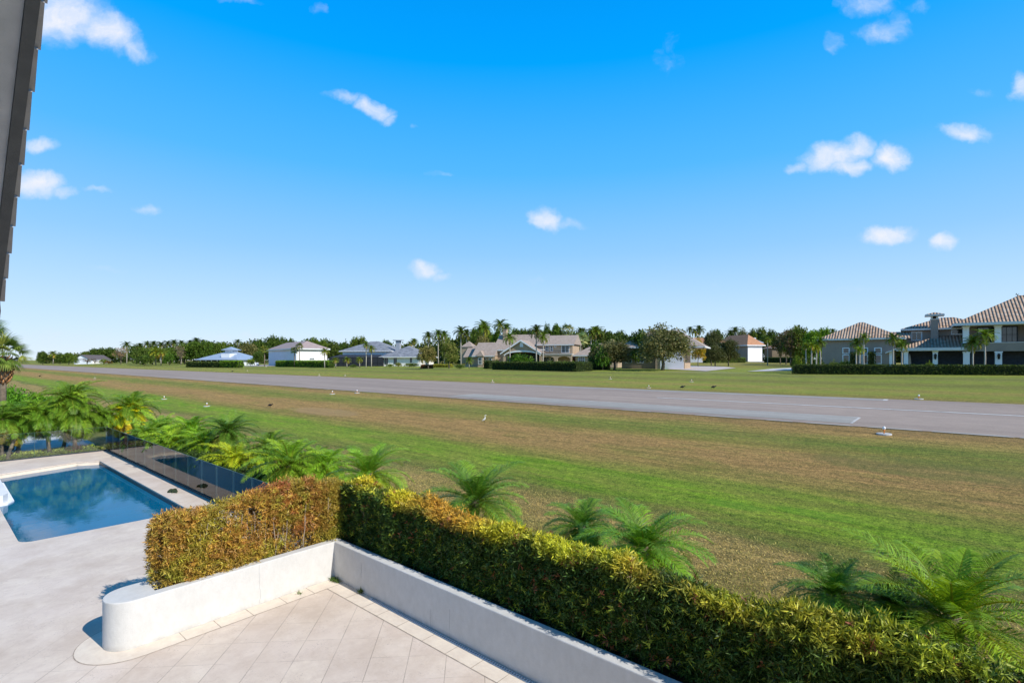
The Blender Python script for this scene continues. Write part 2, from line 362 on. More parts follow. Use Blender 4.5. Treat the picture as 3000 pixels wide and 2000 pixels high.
def lawn():
    t = NT('lawn_grass'); P = t.tc(); x, y, _ = t.sep(P)
    st = t.noise(1, 5, .6, sc3=(.07, .7, 1)); big = t.noise(.13, 4, .6, sc3=(.6, 1, 1)); st2 = t.noise(1, 4, .65, sc3=(.25, 2.2, 1))
    v = t.m('ADD', y, t.m('ADD', t.m('MULTIPLY', t.m('SUBTRACT', st, .5), 1.9), t.m('MULTIPLY', t.m('SUBTRACT', big, .5), 2.6)))
    G1 = (.14, .185, .05); GB = (.165, .315, .02); TAN = (.33, .265, .11); BR = (.365, .24, .10); DG = (.06, .115, .03); MID = (.235, .235, .055); FG = (.20, .29, .04); OL = (.27, .25, .07)
    stops = [(0, G1), (9, G1), (10.2, (.12, .145, .05)), (11.6, TAN), (13.4, TAN), (14.3, (.12, .16, .04)), (15.2, GB), (17.6, GB), (18.6, MID), (20.2, BR), (23.0, BR), (24.2, MID), (26.0, (.14,.21,.035)), (27.6, OL), (29.2, BR), (31, (.2, .15, .07)),
             (50.5, (.19, .165, .07)), (53, MID), (56, FG), (60, OL), (63, FG), (68, (.15, .18, .045)), (74, FG), (80, (.14,.19,.05)), (88, FG), (105, FG), (160, MID)]
    c = t.ramp(t.m('DIVIDE', v, 160), [(a/160, b) for a, b in stops[:9]])
    c2 = t.ramp(t.m('DIVIDE', v, 160), [(a/160, b) for a, b in stops[8:]])
    c = t.mix(t.m('GREATER_THAN', v, stops[8][0]), c, c2)
    blot = t.ramp(t.noise(.42, 5, .65, sc3=(.6, 1.3, 1)), [(.38, (0,)*3), (.66, (1,)*3)])
    c = t.mix(t.m('MULTIPLY', blot, .30), c, (.33, .26, .10))
    blot2 = t.ramp(t.noise(.3, 5, .7, sc3=(.5, 1.6, 1)), [(.52, (0,)*3), (.68, (1,)*3)])
    c = t.mix(t.m('MULTIPLY', blot2, .45), c, (.13, .235, .03))
    c = t.mix(t.m('MULTIPLY', t.ramp(st2, [(.4, (0,)*3), (.7, (1,)*3)]), .35), c, (.35, .24, .10))
    # mottled blades
    f1 = t.noise(22, 5, .8, sc3=(1, 1, 1)); f2 = t.noise(5.5, 5, .75); f3 = t.noise(70, 3, .8)
    c = t.mix(1.0, c, t.ramp(f1, [(.32, (.30, .36, .28)), (.5, (1, 1, 1)), (.68, (1.9, 1.75, 1.6))]), 'MULTIPLY')
    c = t.mix(.9, c, t.ramp(f2, [(.32, (.5, .56, .5)), (.68, (1.5, 1.4, 1.35))]), 'MULTIPLY')
    c = t.mix(.8, c, t.ramp(t.noise(1.3, 6, .8, sc3=(.35, 1.6, 1)), [(.32, (.62, .68, .6)), (.68, (1.38, 1.3, 1.25))]), 'MULTIPLY')
    c = t.mix(.8, c, t.ramp(f3, [(.3, (.6, .6, .6)), (.7, (1.4, 1.4, 1.4))]), 'MULTIPLY')
    st3 = t.noise(1, 4, .7, sc3=(.06, 4.5, 1)); c = t.mix(.8, c, t.ramp(st3, [(.3, (.72, .74, .7)), (.7, (1.28, 1.24, 1.2))]), 'MULTIPLY')
    # named patches: round dark green spots and a dry patch (x, y, rx, ry, colour, amount)
    for (cx, cy, rx, ry, cc, am) in PATCH:
        mp = t.n('ShaderNodeMapping', vector_type='TEXTURE'); t.L(P, mp.inputs['Vector']); mp.inputs['Location'].default_value = (cx, cy, 0); mp.inputs['Scale'].default_value = (rx, ry, 1)
        sx, sy, _z = t.sep(mp.outputs[0]); r = t.m('SQRT', t.m('ADD', t.m('MULTIPLY', sx, sx), t.m('MULTIPLY', sy, sy)))
        r = t.m('ADD', r, t.m('MULTIPLY', t.m('SUBTRACT', t.noise(2.2, 4), .5), .7))
        k = t.ramp(r, [(.75, (am,)*3), (1.0, (0,)*3)]); c2 = t.mix(1, cc, t.ramp(f1, [(.28, (.5,.5,.5)), (.72, (1.6,1.6,1.6))]), 'MULTIPLY')
        c = t.mix(k, c, c2)
    c = t.mix(1, c, (.88, .86, .84), 'MULTIPLY')
    t.col(c); t.rough(.9, .12); t.bump(t.m('ADD', f1, f3), .8, .05); return t.mat
def asphalt(name, a, b, mark=False):
    t = NT(name); big = t.noise(.5, 6, .65, sc3=(.05, .9, 1)); f = t.noise(14, 5, .8); f2 = t.noise(.8, 5, .7)
    c = t.ramp(big, [(.3, a), (.7, b)]); c = t.mix(.7, c, t.ramp(f, [(.3, (.75,)*3), (.7, (1.25,)*3)]), 'MULTIPLY')
    c = t.mix(.6, c, t.ramp(f2, [(.3, (.85,)*3), (.7, (1.15,)*3)]), 'MULTIPLY')
    _, yy, _z = t.sep(t.tc()); fr = t.m('FRACT', t.m('DIVIDE', t.m('SUBTRACT', yy, 30.8), 3.37)); sm = t.m('LESS_THAN', t.m('ABSOLUTE', t.m('SUBTRACT', fr, .5)), .012)
    c = t.mix(t.m('MULTIPLY', sm, t.ramp(t.noise(.4, 5, .7), [(.4, (0,)*3), (.6, (.55,)*3)])), c, (.10, .085, .08))
    c = t.mix(t.ramp(t.noise(1, 5, .7, sc3=(.12, 1.6, 1)), [(.55, (0,)*3), (.72, (.4,)*3)]), c, (.20, .165, .15))
    t.col(c); t.rough(.85, .3); t.bump(f, .3, .01); return t.mat
M['asphalt'] = asphalt('runway_asphalt', (.275, .21, .165), (.37, .285, .225))
M['strip'] = asphalt('worn_grey_strip', (.30, .275, .235), (.38, .345, .30))
M['mark'] = plain('worn_white_marking', (.50, .48, .45), .9, .25, 1.5)
def leafmat(name='leaves', trans=.3, spec=.25, gain=1):
    t = NT(name); at = t.n('ShaderNodeVertexColor', layer_name='Col'); oi = t.n('ShaderNodeObjectInfo')
    geo = t.n('ShaderNodeNewGeometry')
    c = t.mix(1, at.outputs[0], oi.outputs['Color'], 'MULTIPLY')
    c = t.mix(1, c, t.ramp(geo.outputs['Random Per Island'], [(0, (.7, .72, .7)), (1, (1.3, 1.28, 1.3))]), 'MULTIPLY')
    t.col(c); t.rough(.45, spec)
    if gain != 1:
        c = t.mix(1, c, (1.35*gain, 1.2*gain, .9*gain), 'MULTIPLY'); t.col(c)
    tl = t.n('ShaderNodeBsdfTranslucent'); t.L(t.mix(1, c, (1.25, 1.2, .5), 'MULTIPLY'), tl.inputs[0])
    mx = t.n('ShaderNodeMixShader'); mx.inputs[0].default_value = trans; t.L(t.p.outputs[0], mx.inputs[1]); t.L(tl.outputs[0], mx.inputs[2]); t.L(mx.outputs[0], t.out.inputs[0]); return t.mat
M['leaf'] = leafmat()
M['leaf_far'] = leafmat('far_leaves', .22, .1, 1.15)

M['needle'] = leafmat('needle_leaves', .15, .3)

M['tan_house'] = plain('house_render', (.42, .40, .37), .9, .06, .8)
# ---------------------------------------------------------------- foliage meshes (numpy)
def fmesh(name, V, F, cols, mat):
    """V (n,4,3) quads -> mesh, cols (n,3)"""
    n = len(V); me = bpy.data.meshes.new(name)
    me.vertices.add(n*4); me.vertices.foreach_set('co', V.reshape(-1).astype(np.float32))
    me.loops.add(n*4); me.loops.foreach_set('vertex_index', np.arange(n*4, dtype=np.int32))
    me.polygons.add(n); me.polygons.foreach_set('loop_start', np.arange(0, n*4, 4, dtype=np.int32)); me.polygons.foreach_set('loop_total', np.full(n, 4, dtype=np.int32))
    ca = me.color_attributes.new(name='Col', type='FLOAT_COLOR', domain='POINT')
    cc = np.ones((n, 4, 4), dtype=np.float32); cc[:, :, :3] = cols[:, None, :]; ca.data.foreach_set('color', cc.reshape(-1))
    me.materials.append(mat); me.update(calc_edges=True); return me
def unit(a): return a/np.maximum(np.linalg.norm(a, axis=-1, keepdims=True), 1e-9)
def leafquads(P, D, L, Wd, rng, roll=None):
    """diamond leaves from P along D"""
    r = rng.normal(size=P.shape) if roll is None else roll; S = unit(np.cross(D, r)); L = np.asarray(L).reshape(-1, 1); Wd = np.asarray(Wd).reshape(-1, 1)
    m = P+D*L*.5
    return np.stack([P, m+S*Wd*.5, P+D*L, m-S*Wd*.5], axis=1)
def pal(rng, n, stops, jit=.18):
    """stops: list of (weight, rgb)"""
    w = np.array([s[0] for s in stops], float); w /= w.sum(); idx = rng.choice(len(stops), n, p=w)
    c = np.array([s[1] for s in stops])[idx]; return c*(1+rng.uniform(-jit, jit, (n, 1)))
GREENS = [(3, (.055, .10, .022)), (3, (.075, .13, .028)), (1.5, (.11, .16, .04)), (1, (.04, .07, .02))]
def crown(rng, blobs, n, size, stops, clump=.20, mat='leaf_far', out=.5, zmin=-.75):
    Vs, Cs = [], []
    vol = np.array([b[3]*b[4]+b[3]*b[5] for b in blobs]); vol = vol/vol.sum()
    for b, w in zip(blobs, vol):
        k = int(n*w); c = np.array(b[:3]); r = np.array(b[3:6])
        nc = max(6, k//13); d = unit(rng.normal(size=(nc, 3))); d[:, 2] = np.where(d[:, 2] < -.55, -d[:, 2]*.5, d[:, 2]); rad = rng.uniform(.55, 1.08, (nc, 1))**.6
        cc = c+d*r*rad; ci = rng.integers(0, nc, k); P = cc[ci]+rng.normal(size=(k, 3))*r*clump*.55
        D = unit(rng.normal(size=(k, 3))+d[ci]*out); s = size*rng.uniform(.6, 1.35, k)
        Vs.append(leafquads(P, D, s, s*.62, rng)); col = pal(rng, nc, stops)[ci]*(1+rng.uniform(-.15, .15, (k, 1))); Cs.append(col)
    return np.concatenate(Vs), np.concatenate(Cs)
def limbs(mb, rng, h, r, spread, n=5, base_split=.35, top=.8):
    """tapered trunk with limbs into the crown; unit: metres"""
    fork = h*base_split
    mb.tube([(0, 0, -.2), (.02*h, 0, fork*.5), (0, .01*h, fork)], [r*1.25, r, r*.85], 8)
    for i in range(n):
        a = 2*math.pi*(i+rng.uniform(-.3, .3))/n; s = spread*rng.uniform(.55, .95)
        p1 = (math.cos(a)*s*.3, math.sin(a)*s*.3, fork+(h*top-fork)*.4); p2 = (math.cos(a)*s*.75, math.sin(a)*s*.75, fork+(h*top-fork)*rng.uniform(.7, 1))
        mb.tube([(0, 0, fork*.92), p1, p2], [r*.6, r*.4, r*.12], 6)
        for j in range(2):
            b = a+rng.uniform(-.9, .9); mb.tube([p1, (p1[0]+math.cos(b)*s*.35, p1[1]+math.sin(b)*s*.35, p1[2]+h*.18)], [r*.25, r*.06], 5)
PROTO = {}
def make_tree_proto(kind, seed):
    rng = np.random.default_rng(seed)
    if kind in ('round', 'big', 'olive'):      # crown of radius ~1 (unit height 2) -> scaled
        R, H = 5.0, 8.0
        blobs = []
        nb = {'round': 9, 'big': 13, 'olive': 8}[kind]
        for i in range(nb):
            a = 2*math.pi*i/nb+rng.uniform(-.4, .4); q = rng.uniform(.25, .62)*R; z = rng.uniform(.28, .70)*H
            blobs.append((math.cos(a)*q, math.sin(a)*q, z, *(rng.uniform(.30, .46)*R for _ in range(2)), rng.uniform(.15, .24)*H))
        blobs.append((0, 0, .74*H, R*.5, R*.5, H*.22)); blobs.append((0, 0, .5*H, R*.55, R*.55, H*.25))
        n = {'round': 6500, 'big': 15000, 'olive': 7000}[kind]
        st = {'round': GREENS, 'big': [(3, (.085, .10, .045)), (2, (.12, .13, .065)), (2, (.05, .065, .03)), (.5, (.2, .19, .12))], 'olive': [(3, (.13, .15, .06)), (2, (.09, .12, .04)), (1, (.18, .18, .09))]}[kind]
        V, Cc = crown(rng, blobs, n, {'round': .50, 'big': .32, 'olive': .40}[kind], st, .27)
        mb = MB(); limbs(mb, rng, H, .24, R*.8, 5, .25)
    elif kind == 'bare':
        R, H = 4.5, 8.0; blobs = [(rng.uniform(-2, 2), rng.uniform(-2, 2), rng.uniform(3, 6.4), 1.9, 1.9, 1.4) for _ in range(9)]
        V, Cc = crown(rng, blobs, 1500, .32, [(2, (.22, .16, .12)), (2, (.17, .13, .10)), (1, (.14, .15, .07))])
        mb = MB(); limbs(mb, rng, H, .2, R*.8, 8, .2, .95)
    elif kind == 'bush':
        R, H = 2.0, 2.0; blobs = [(math.cos(a)*.9, math.sin(a)*.9, .8+.3*math.sin(3*a), .95, .95, .75) for a in np.linspace(0, 5.3, 6)]+[(0, 0, 1.2, 1.1, 1.1, .75)]
        V, Cc = crown(rng, blobs, 2200, .19, GREENS); mb = MB()
        for i in range(4):
            a = i*1.6; mb.tube([(0, 0, -.1), (math.cos(a)*.4, math.sin(a)*.4, .9)], [.05, .02], 5)
    elif kind == 'pine':
        blobs = [(0, 0, 1+i*1.05, 1.9-.165*i, 1.9-.165*i, .38) for i in range(11)]
        V, Cc = crown(rng, blobs, 2600, .4, [(2, (.03, .055, .035)), (1, (.05, .08, .045))]); mb = MB(); mb.tube([(0, 0, -.2), (0, 0, 12)], [.22, .05], 6)
    if mb is None: mb = MB()
    return fmesh(kind+'_crown', V, None, Cc, M['leaf_far']), mb.mesh(kind+'_trunk', M['bark'] if kind != 'round' else M['dark_bark'])
def frond_curve(L, e0, droop, K, power=1.4):
    """returns K+1 points (r,z) and tangents elevation"""
    t = np.linspace(0, 1, K+1); e = e0-droop*t**power; dr = np.cos(e)*L/K; dz = np.sin(e)*L/K
    r = np.concatenate([[0], np.cumsum(dr[:-1])]); z = np.concatenate([[0], np.cumsum(dz[:-1])]); return t, r, z, e
def pinnate(rng, nf, L, nl, ll, lw, e_hi=1.35, e_lo=-.5, droop=1.7, stops=GREENS, low=None, base=(0, 0, 0), vlift=.35, sag=.5, mat='leaf', thick=.5, power=1.4):
    Vs, Cs = [], []
    for i in range(nf):
        q = (i+.5)/nf; az = i*2.39996+rng.uniform(-.2, .2); e0 = e_hi+(e_lo-e_hi)*q**.9+rng.uniform(-.1, .1); Lf = L*rng.uniform(.85, 1.08)*(.82 if q < .12 else 1)
        K = 24; t, r, z, e = frond_curve(Lf, e0, droop*rng.uniform(.8, 1.15)*(.55+.55*q), K, power)
        u = np.array([math.cos(az), math.sin(az), 0]); side = np.array([-math.sin(az), math.cos(az), 0])
        base_c = pal(rng, 1, low if (low and q > .72) else stops, .12)[0]
        tt = np.linspace(.10, .99, nl); rr = np.interp(tt, t, r); zz = np.interp(tt, t, z); ee = np.interp(tt, t, e)
        P = np.outer(rr, u)+np.outer(zz, [0, 0, 1])+np.array(base)
        T = np.outer(np.cos(ee), u)+np.outer(np.sin(ee), [0, 0, 1]); Nn = np.outer(-np.sin(ee), u)+np.outer(np.cos(ee), [0, 0, 1])
        prof = ll*np.sin(np.pi*np.clip(tt*.88+.10, 0, 1))**.6*rng.uniform(.85, 1.1, nl)
        for sg in (-1, 1):
            D = unit(T*.62+side*sg*.8+Nn*vlift+rng.normal(size=(nl, 3))*.09)
            D2 = unit(D+np.array([0, 0, -sag])); L1 = (prof*.52)[:, None]; L2 = (prof*.5)[:, None]
            S = unit(np.cross(D, Nn)); w = lw*.5
            A = P; B = P+D*L1; E = B+D2*L2
            Vs.append(np.stack([A-S*w*.6, A+S*w*.6, B+S*w, B-S*w], 1)); Vs.append(np.stack([B-S*w, B+S*w, E+S*w*.15, E-S*w*.15], 1))
            cc = base_c*(1+rng.uniform(-.2, .2, (nl, 1))); Cs += [cc, cc*1.08]
        # rachis
        kk = np.linspace(0, 1, 9); R3 = np.outer(np.interp(kk, t, r), u)+np.outer(np.interp(kk, t, z), [0, 0, 1])+np.array(base); wv = lw*thick*(1.6-1.3*kk)
        for a in range(8):
            Vs.append(np.stack([R3[a]-side*wv[a], R3[a]+side*wv[a], R3[a+1]+side*wv[a+1], R3[a+1]-side*wv[a+1]])[None]); Cs.append((np.array([[.16, .19, .06]])))
            up = np.array([0, 0, 1])*wv[a]; Vs.append(np.stack([R3[a]-up, R3[a]+up, R3[a+1]+up*.8, R3[a+1]-up*.8])[None]); Cs.append((np.array([[.13, .16, .05]])))
    return np.concatenate(Vs), np.concatenate(Cs)
def fanpalm(rng, nf, L, stops, fan=.95):
    Vs, Cs = [], []
    for i in range(nf):
        q = (i+.5)/nf; az = i*2.39996; e = 1.4-2.1*q**.9+rng.uniform(-.12, .12); u = np.array([math.cos(az)*math.cos(e), math.sin(az)*math.cos(e), math.sin(e)]); side = np.array([-math.sin(az), math.cos(az), 0]); nn = np.cross(u, side)
        p = u*L*rng.uniform(.42, .6); c = pal(rng, 1, stops, .15)[0]
        Vs.append(np.stack([-side*.025, side*.025, p+side*.02, p-side*.02])[None]); Cs.append(np.array([[.13, .15, .05]]))
        for a in np.linspace(-1.5, 1.5, 19):
            D = unit(u*math.cos(a)+side*math.sin(a)-nn*.25*abs(a)+np.array([0, 0, -.12])); D2 = unit(D+np.array([0, 0, -.75])); S = unit(np.cross(D, nn)); l = L*fan*.55*(1-.18*abs(a)); w = .028*L
            B = p+D*l*.62; E = B+D2*l*.5
            Vs.append(np.stack([p-S*w*.3, p+S*w*.3, B+S*w*.7, B-S*w*.7])[None]); Vs.append(np.stack([B-S*w*.7, B+S*w*.7, E+S*w*.1, E-S*w*.1])[None]); cc = c*(1+rng.uniform(-.2, .2)); Cs += [cc[None], cc[None]]
    return np.concatenate(Vs), np.concatenate(Cs)
def rosettes(rng, P, N, L, w, nl, cols):
    """needle rosettes: P centres, N outward direction"""
    k = len(P); Pr = np.repeat(P, nl, 0); Nr = np.repeat(N, nl, 0); D = unit(Nr*.55+rng.normal(size=(k*nl, 3))*.75)
    Lr = L*rng.uniform(.6, 1.2, k*nl)*np.repeat(np.where(rng.uniform(size=k) < .15, 1.45, 1.0), nl); C_ = np.repeat(cols, nl, 0)*(1+rng.uniform(-.22, .22, (k*nl, 1)))
    return leafquads(Pr+rng.normal(size=(k*nl, 3))*.012, D, Lr, np.full(k*nl, w)*rng.uniform(.7, 1.2, k*nl), rng), C_
def boxshell(rng, n, x0, y0, z0, x1, y1, z1, faces, inner=.3, jit=.05):
    """points on chosen faces of a box (+ inner volume); returns P,N"""
    dx, dy, dz = x1-x0, y1-y0, z1-z0
    area = {'x0': dy*dz, 'x1': dy*dz, 'y0': dx*dz, 'y1': dx*dz, 'z1': dx*dy}; A = sum(area[f] for f in faces); Ps, Ns = [], []
    for f in faces:
        k = int(n*(1-inner)*area[f]/A); p = rng.uniform(size=(k, 3))*[dx, dy, dz]+[x0, y0, z0]; nn = np.zeros((k, 3)); ax = 'xyz'.index(f[0]); hi = f[1] == '1'
        p[:, ax] = ([x1, y1, z1] if hi else [x0, y0, z0])[ax]; nn[:, ax] = 1 if hi else -1
        p += nn*rng.normal(size=(k, 1))*jit; Ps.append(p); Ns.append(nn)
    k = int(n*inner); Ps.append(rng.uniform(size=(k, 3))*[dx, dy, dz]+[x0, y0, z0]); Ns.append(unit(rng.normal(size=(k, 3)))); return np.concatenate(Ps), np.concatenate(Ns)
def vnoise(P, s, seed):     # cheap smooth noise 0..1
    r = np.random.default_rng(seed); o = np.zeros(len(P))
    for i in range(6):
        d = unit(r.normal(size=3)); f = s*(1.35**i); o += np.sin(P@d*f+r.uniform(0, 6.28))/(1.2**i)
    return 1/(1+np.exp(-o*1.1))
def clipped_hedge(name, label, cat, a, b, depth, height, stops, size=.16, dens=70, group=None, core=(.02, .035, .012), hgt_b=None):
    """box hedge between ground points a, b (front line), going back by depth"""
    a = np.array(a[:2], float); b = np.array(b[:2], float); L = np.linalg.norm(b-a); ang = math.atan2(b[1]-a[1], b[0]-a[0]); z0 = min(tz(a[1]), tz(b[1]))
    th = thing(name, label, cat, (a[0], a[1], z0), ang, group); rng = np.random.default_rng(abs(hash((round(L, 2), round(height, 2)))) % 9999+1)
    mb = MB(); mb.box(.12, .12, -.4, L-.12, depth-.12, height-.12); mb.build('branch_core', CORE, th)
    P, N = boxshell(rng, int(dens*(L*height*2+L*depth+depth*height*2)), 0, 0, .02, L, depth, height, ['x0', 'x1', 'y0', 'y1', 'z1'], .05, size*.2)
    cn = vnoise(P, 2.2, 5); k = len(P); D = unit(N*.5+rng.normal(size=(k, 3))*.8); s = size*rng.uniform(.6, 1.4, k)
    cols = pal(rng, k, stops)*(.75+.5*cn[:, None])
    link('foliage', fmesh('hedge_foliage', leafquads(P-N*s[:, None]*.2, D, s, s*.6, rng), None, cols, M['leaf_far']), th)
    return th
CORE = plain('hedge_core', (.02, .03, .012), .95, .4, 6, .8, 14, .1, .08)
# ---------------------------------------------------------------- ground, runway, paving
PATCH = []
def addpatch(px, py, rx, ry, c, am): 
    g, _ = GH(px, py); PATCH.append((g[0], g[1], rx, ry, c, am))
addpatch(2415, 1665, .62, .42, (.055, .14, .022), .8); addpatch(2150, 1478, 1.0, .35, (.15, .33, .025), .45)
addpatch(950, 1205, 5.0, 1.3, (.40, .27, .13), .6); addpatch(2700, 1370, 4, 1.6, (.10, .16, .04), .35)
addpatch(2050, 1090, 9, 2.5, (.30, .26, .17), .6); addpatch(2390, 1505, 1.3, .35, (.13, .33, .02), .35)
M['lawn'] = lawn()
YL = sorted(set([-60, -40, -25, -15, -8, -4, 0, 3, 6.5, 7.3]+[round(8+.8*i, 2) for i in range(30)]+[30.8, 32.6]+[33+2*i for i in range(9)]+[34.9, 40.15, 49.2, 51]+[53+2.5*i for i in range(32)]+[140, 160, 200, 260, 350, 500, 800, 1300, 2200, 4200]))
YL = [y for y in YL if not (6.5 < y < 6.9)]
XL = sorted(set([-4200, -2500, -1600, -1000, -700, -500, -350, -250, -180, -130, -100, -80, -64, -50, -42, -36, -33, -12, -6, 0, 6, 12, 20, 30, 45, 60, 80, 110, 150, 220, 350, 600, 1000, 1800, 3000, 4200]))
def sheet(x0, x1, y0, y1, dz, xs=None):
    mb = MB(); ys = [y0]+[y for y in YL if y0 < y < y1]+[y1]; xs = [x0]+[x for x in (xs or []) if x0 < x < x1]+[x1]
    for j in range(len(ys)-1):
        for i in range(len(xs)-1):
            mb.quad(*[(x, y, tz(y)+dz) for x, y in ((xs[i], ys[j]), (xs[i+1], ys[j]), (xs[i+1], ys[j+1]), (xs[i], ys[j+1]))])
    return mb
mb = MB()
for j in range(len(YL)-1):
    for i in range(len(XL)-1):
        if -33 <= XL[i] < -12 and -8 <= YL[j] < 6.5: continue
        mb.quad(*[(x, y, tz(y)) for x, y in ((XL[i], YL[j]), (XL[i+1], YL[j]), (XL[i+1], YL[j+1]), (XL[i], YL[j+1]))])
g = mb.build('ground', M['lawn']); tag(g, kind='structure')
bm = bmesh.new(); bm.from_mesh(g.data); bmesh.ops.remove_doubles(bm, verts=bm.verts, dist=1e-4); bm.to_mesh(g.data); bm.free()
g.data.polygons.foreach_set('use_smooth', [True]*len(g.data.polygons))
V0, V1 = 30.8, 51.0
tag(sheet(-1600, 300, V0, V1, .02).build('runway', M['asphalt']), kind='structure')
def gx(px, py): return GH(px, py)[0][0]
ex = gx(2500, 1234)
mb = sheet(gx(1320, 1160), ex, V0+.9, 34.9, .028)
tag(mb.build('runway_strip', M['strip']), kind='structure')
tag(sheet(gx(1480, 1132), gx(2575, 1180), 49.2, 50.6, .028).build('runway_strip', M['strip']), kind='structure')
tag(sheet(gx(1940, 1163), 80, 41.2, 41.62, .032).build('runway_centreline', M['mark']), kind='structure')
mk = MB()
for (x0, x1, y0, y1) in ((gx(1320,1160), ex, 34.9, 35.05), (ex, ex+.12, V0+.9, 34.9), (gx(1480,1132), gx(2575,1180), 49.1, 49.2), (gx(2575,1180), gx(2575,1180)+.3, 49.2, 50.6)):
    s_ = sheet(x0, x1, y0, y1, .034); b = len(mk.v); mk.v += s_.v; mk.f += [tuple(i+b for i in f) for f in s_.f]; mk.s += s_.s
tag(mk.build('runway_marking', M['mark']), kind='structure')
# crumbled pale edge of the asphalt
mb = MB(); rr = random.Random(4)
x = -120
while x < 40:
    l = rr.uniform(.6, 3); w = rr.uniform(.04, .22); mb.quad((x, V0-w*.5, tz(V0-w*.5)+.026), (x+l, V0-w*.6, tz(V0-w*.6)+.026), (x+l*.9, V0+w, tz(V0+w)+.03), (x+.1, V0+w*.8, tz(V0+w*.8)+.03)); x += l*rr.uniform(1, 1.5)
tag(mb.build('runway_edge', M['strip']), kind='structure')

def ring(outer, holes, z0, z1, name, mat, parent=None, bottom=False):
    bm = bmesh.new(); E = []
    for lp in [outer]+holes:
        vs = [bm.verts.new((p[0], p[1], z1)) for p in lp]; E += [bm.edges.new((vs[i], vs[(i+1) % len(vs)])) for i in range(len(vs))]
    bmesh.ops.triangle_fill(bm, use_beauty=True, use_dissolve=False, edges=E, normal=(0, 0, 1))
    for f in bm.faces:
        if f.normal.z < 0: f.normal_flip()
    for k, lp in enumerate([outer]+holes):
        n = len(lp); a = [bm.verts.new((p[0], p[1], z0)) for p in lp]; b = [bm.verts.new((p[0], p[1], z1)) for p in lp]
        area = sum(lp[i][0]*lp[(i+1) % n][1]-lp[(i+1) % n][0]*lp[i][1] for i in range(n))
        for i in range(n):
            j = (i+1) % n; q = (a[i], a[j], b[j], b[i]); q = q if (area > 0) == (k == 0) else q[::-1]; bm.faces.new(q)
    me = bpy.data.meshes.new(name); bmesh.ops.remove_doubles(bm, verts=bm.verts, dist=1e-5); bm.to_mesh(me); bm.free(); me.materials.append(mat)
    return link(name, me, parent)
def arc(cx, cy, r, a0, a1, n): return [(cx+r*math.cos(R_(a0+(a1-a0)*i/n)), cy+r*math.sin(R_(a0+(a1-a0)*i/n))) for i in range(n+1)]
YR = 5.72
pool_out = arc(-18.85, 2.1, .33, -90, 0, 5)+arc(-18.75, YR-.25, .25, 0, 90, 4)+[(-30.9, YR), (-31.35, 4.95), (-30.5, 2.35), (-30.3, 1.77)]
deck = ring([(-34.3, -12), (9, -12), (9, 6.8), (-34.3, 6.8)], [pool_out], -.3, 0, 'terrace_paving', M['trav']); tag(deck, kind='structure')
# the pool: one thing with its basin, waterline tiles, water and steps
pool = thing('swimming_pool', 'long rectangular swimming pool of deep blue water in pale stone paving', 'pool', (-24.6, 3.7, 0))
def PL(o):
    o.parent = pool; o.location = (24.6, -3.7, 0); return o
def offs(poly, d):
    n = len(poly); res = []
    for i in range(n):
        p0, p1, p2 = (Vector(poly[(i+k) % n]) for k in (-1, 0, 1)); a = (p1-p0).normalized(); b = (p2-p1).normalized(); nn = Vector((-(a+b).y, (a+b).x)).normalized(); res.append((p1.x+nn.x*d, p1.y+nn.y*d))
    return res
def walls(poly, z0, z1, name, mat):
    mb = MB(); n = len(poly)
    for i in range(n):
        j = (i+1) % n; mb.quad((*poly[i], z1), (*poly[j], z1), (*poly[j], z0), (*poly[i], z0))
    return mb.build(name, mat)
pin = offs(pool_out, -.0)
ps = offs(pool_out, .004) if True else pin
PL(walls(ps, -.30, -.045, 'waterline_tiles', M['waterline'])); PL(walls(offs(pool_out, .001), -1.6, -.30, 'pool_wall', M['pool']))
mb = MB(); mb.quad(*[(*p, -1.6) for p in pool_out]); PL(mb.build('pool_floor', M['pool']))
mb = MB(); mb.quad(*[(*p, -.17) for p in offs(pool_out, .006)]); PL(mb.build('water', M['water']))
# pale stone sill at the far end of the pool
mb = MB(); e = offs(pool_out, .02)
k0 = [i for i, p in enumerate(pool_out) if p[0] < -30]
pts = [pool_out[i] for i in k0]
for i in range(len(pts)-1):
    a, b = Vector(pts[i]), Vector(pts[i+1]); d = (b-a).normalized(); nn = Vector((-d.y, d.x))
    for (o0, o1, za, zb) in ((.006, .05, -.29, -.052), (.05, .14, -.29, -.15)):
        p = [a+nn*o0, b+nn*o0, b+nn*o1, a+nn*o1]; mb.prism([(q.x, q.y) for q in p], za, zb)
PL(mb.build('stone_sill', M['border']))
# raised spa
spa = thing('raised_spa', 'raised white-rimmed spa jutting into the blue pool at the left edge', 'spa', (-27, 1.2, 0))
so = [(-29.4, -1.2), (-24.4, -1.2), (-24.45, 1.2), (-24.75, 1.95), (-25.1, 2.1), (-29.0, 2.15), (-29.4, 2.0)]
sp = ring(so, [offs(so, .28)], -1.2, .16, 'spa_rim', M['stucco_white'], spa); sp.location = (27, -1.2, 0)
mb = MB(); mb.quad(*[(*p, -.12) for p in offs(so, .28)]); o = mb.build('spa_water', M['water'], spa); o.location = (27, -1.2, 0)
mb = MB(); mb.quad(*[(*p, -.8) for p in offs(so, .28)]); o = mb.build('spa_basin', M['waterline'], spa); o.location = (27, -1.2, 0)
for k in range(1):
    o = ring(offs(so, -.16-.3*k), [], -1.3, -.13, 'spa_step', M['white_paint'], spa); o.location = (27, -1.2, 0)

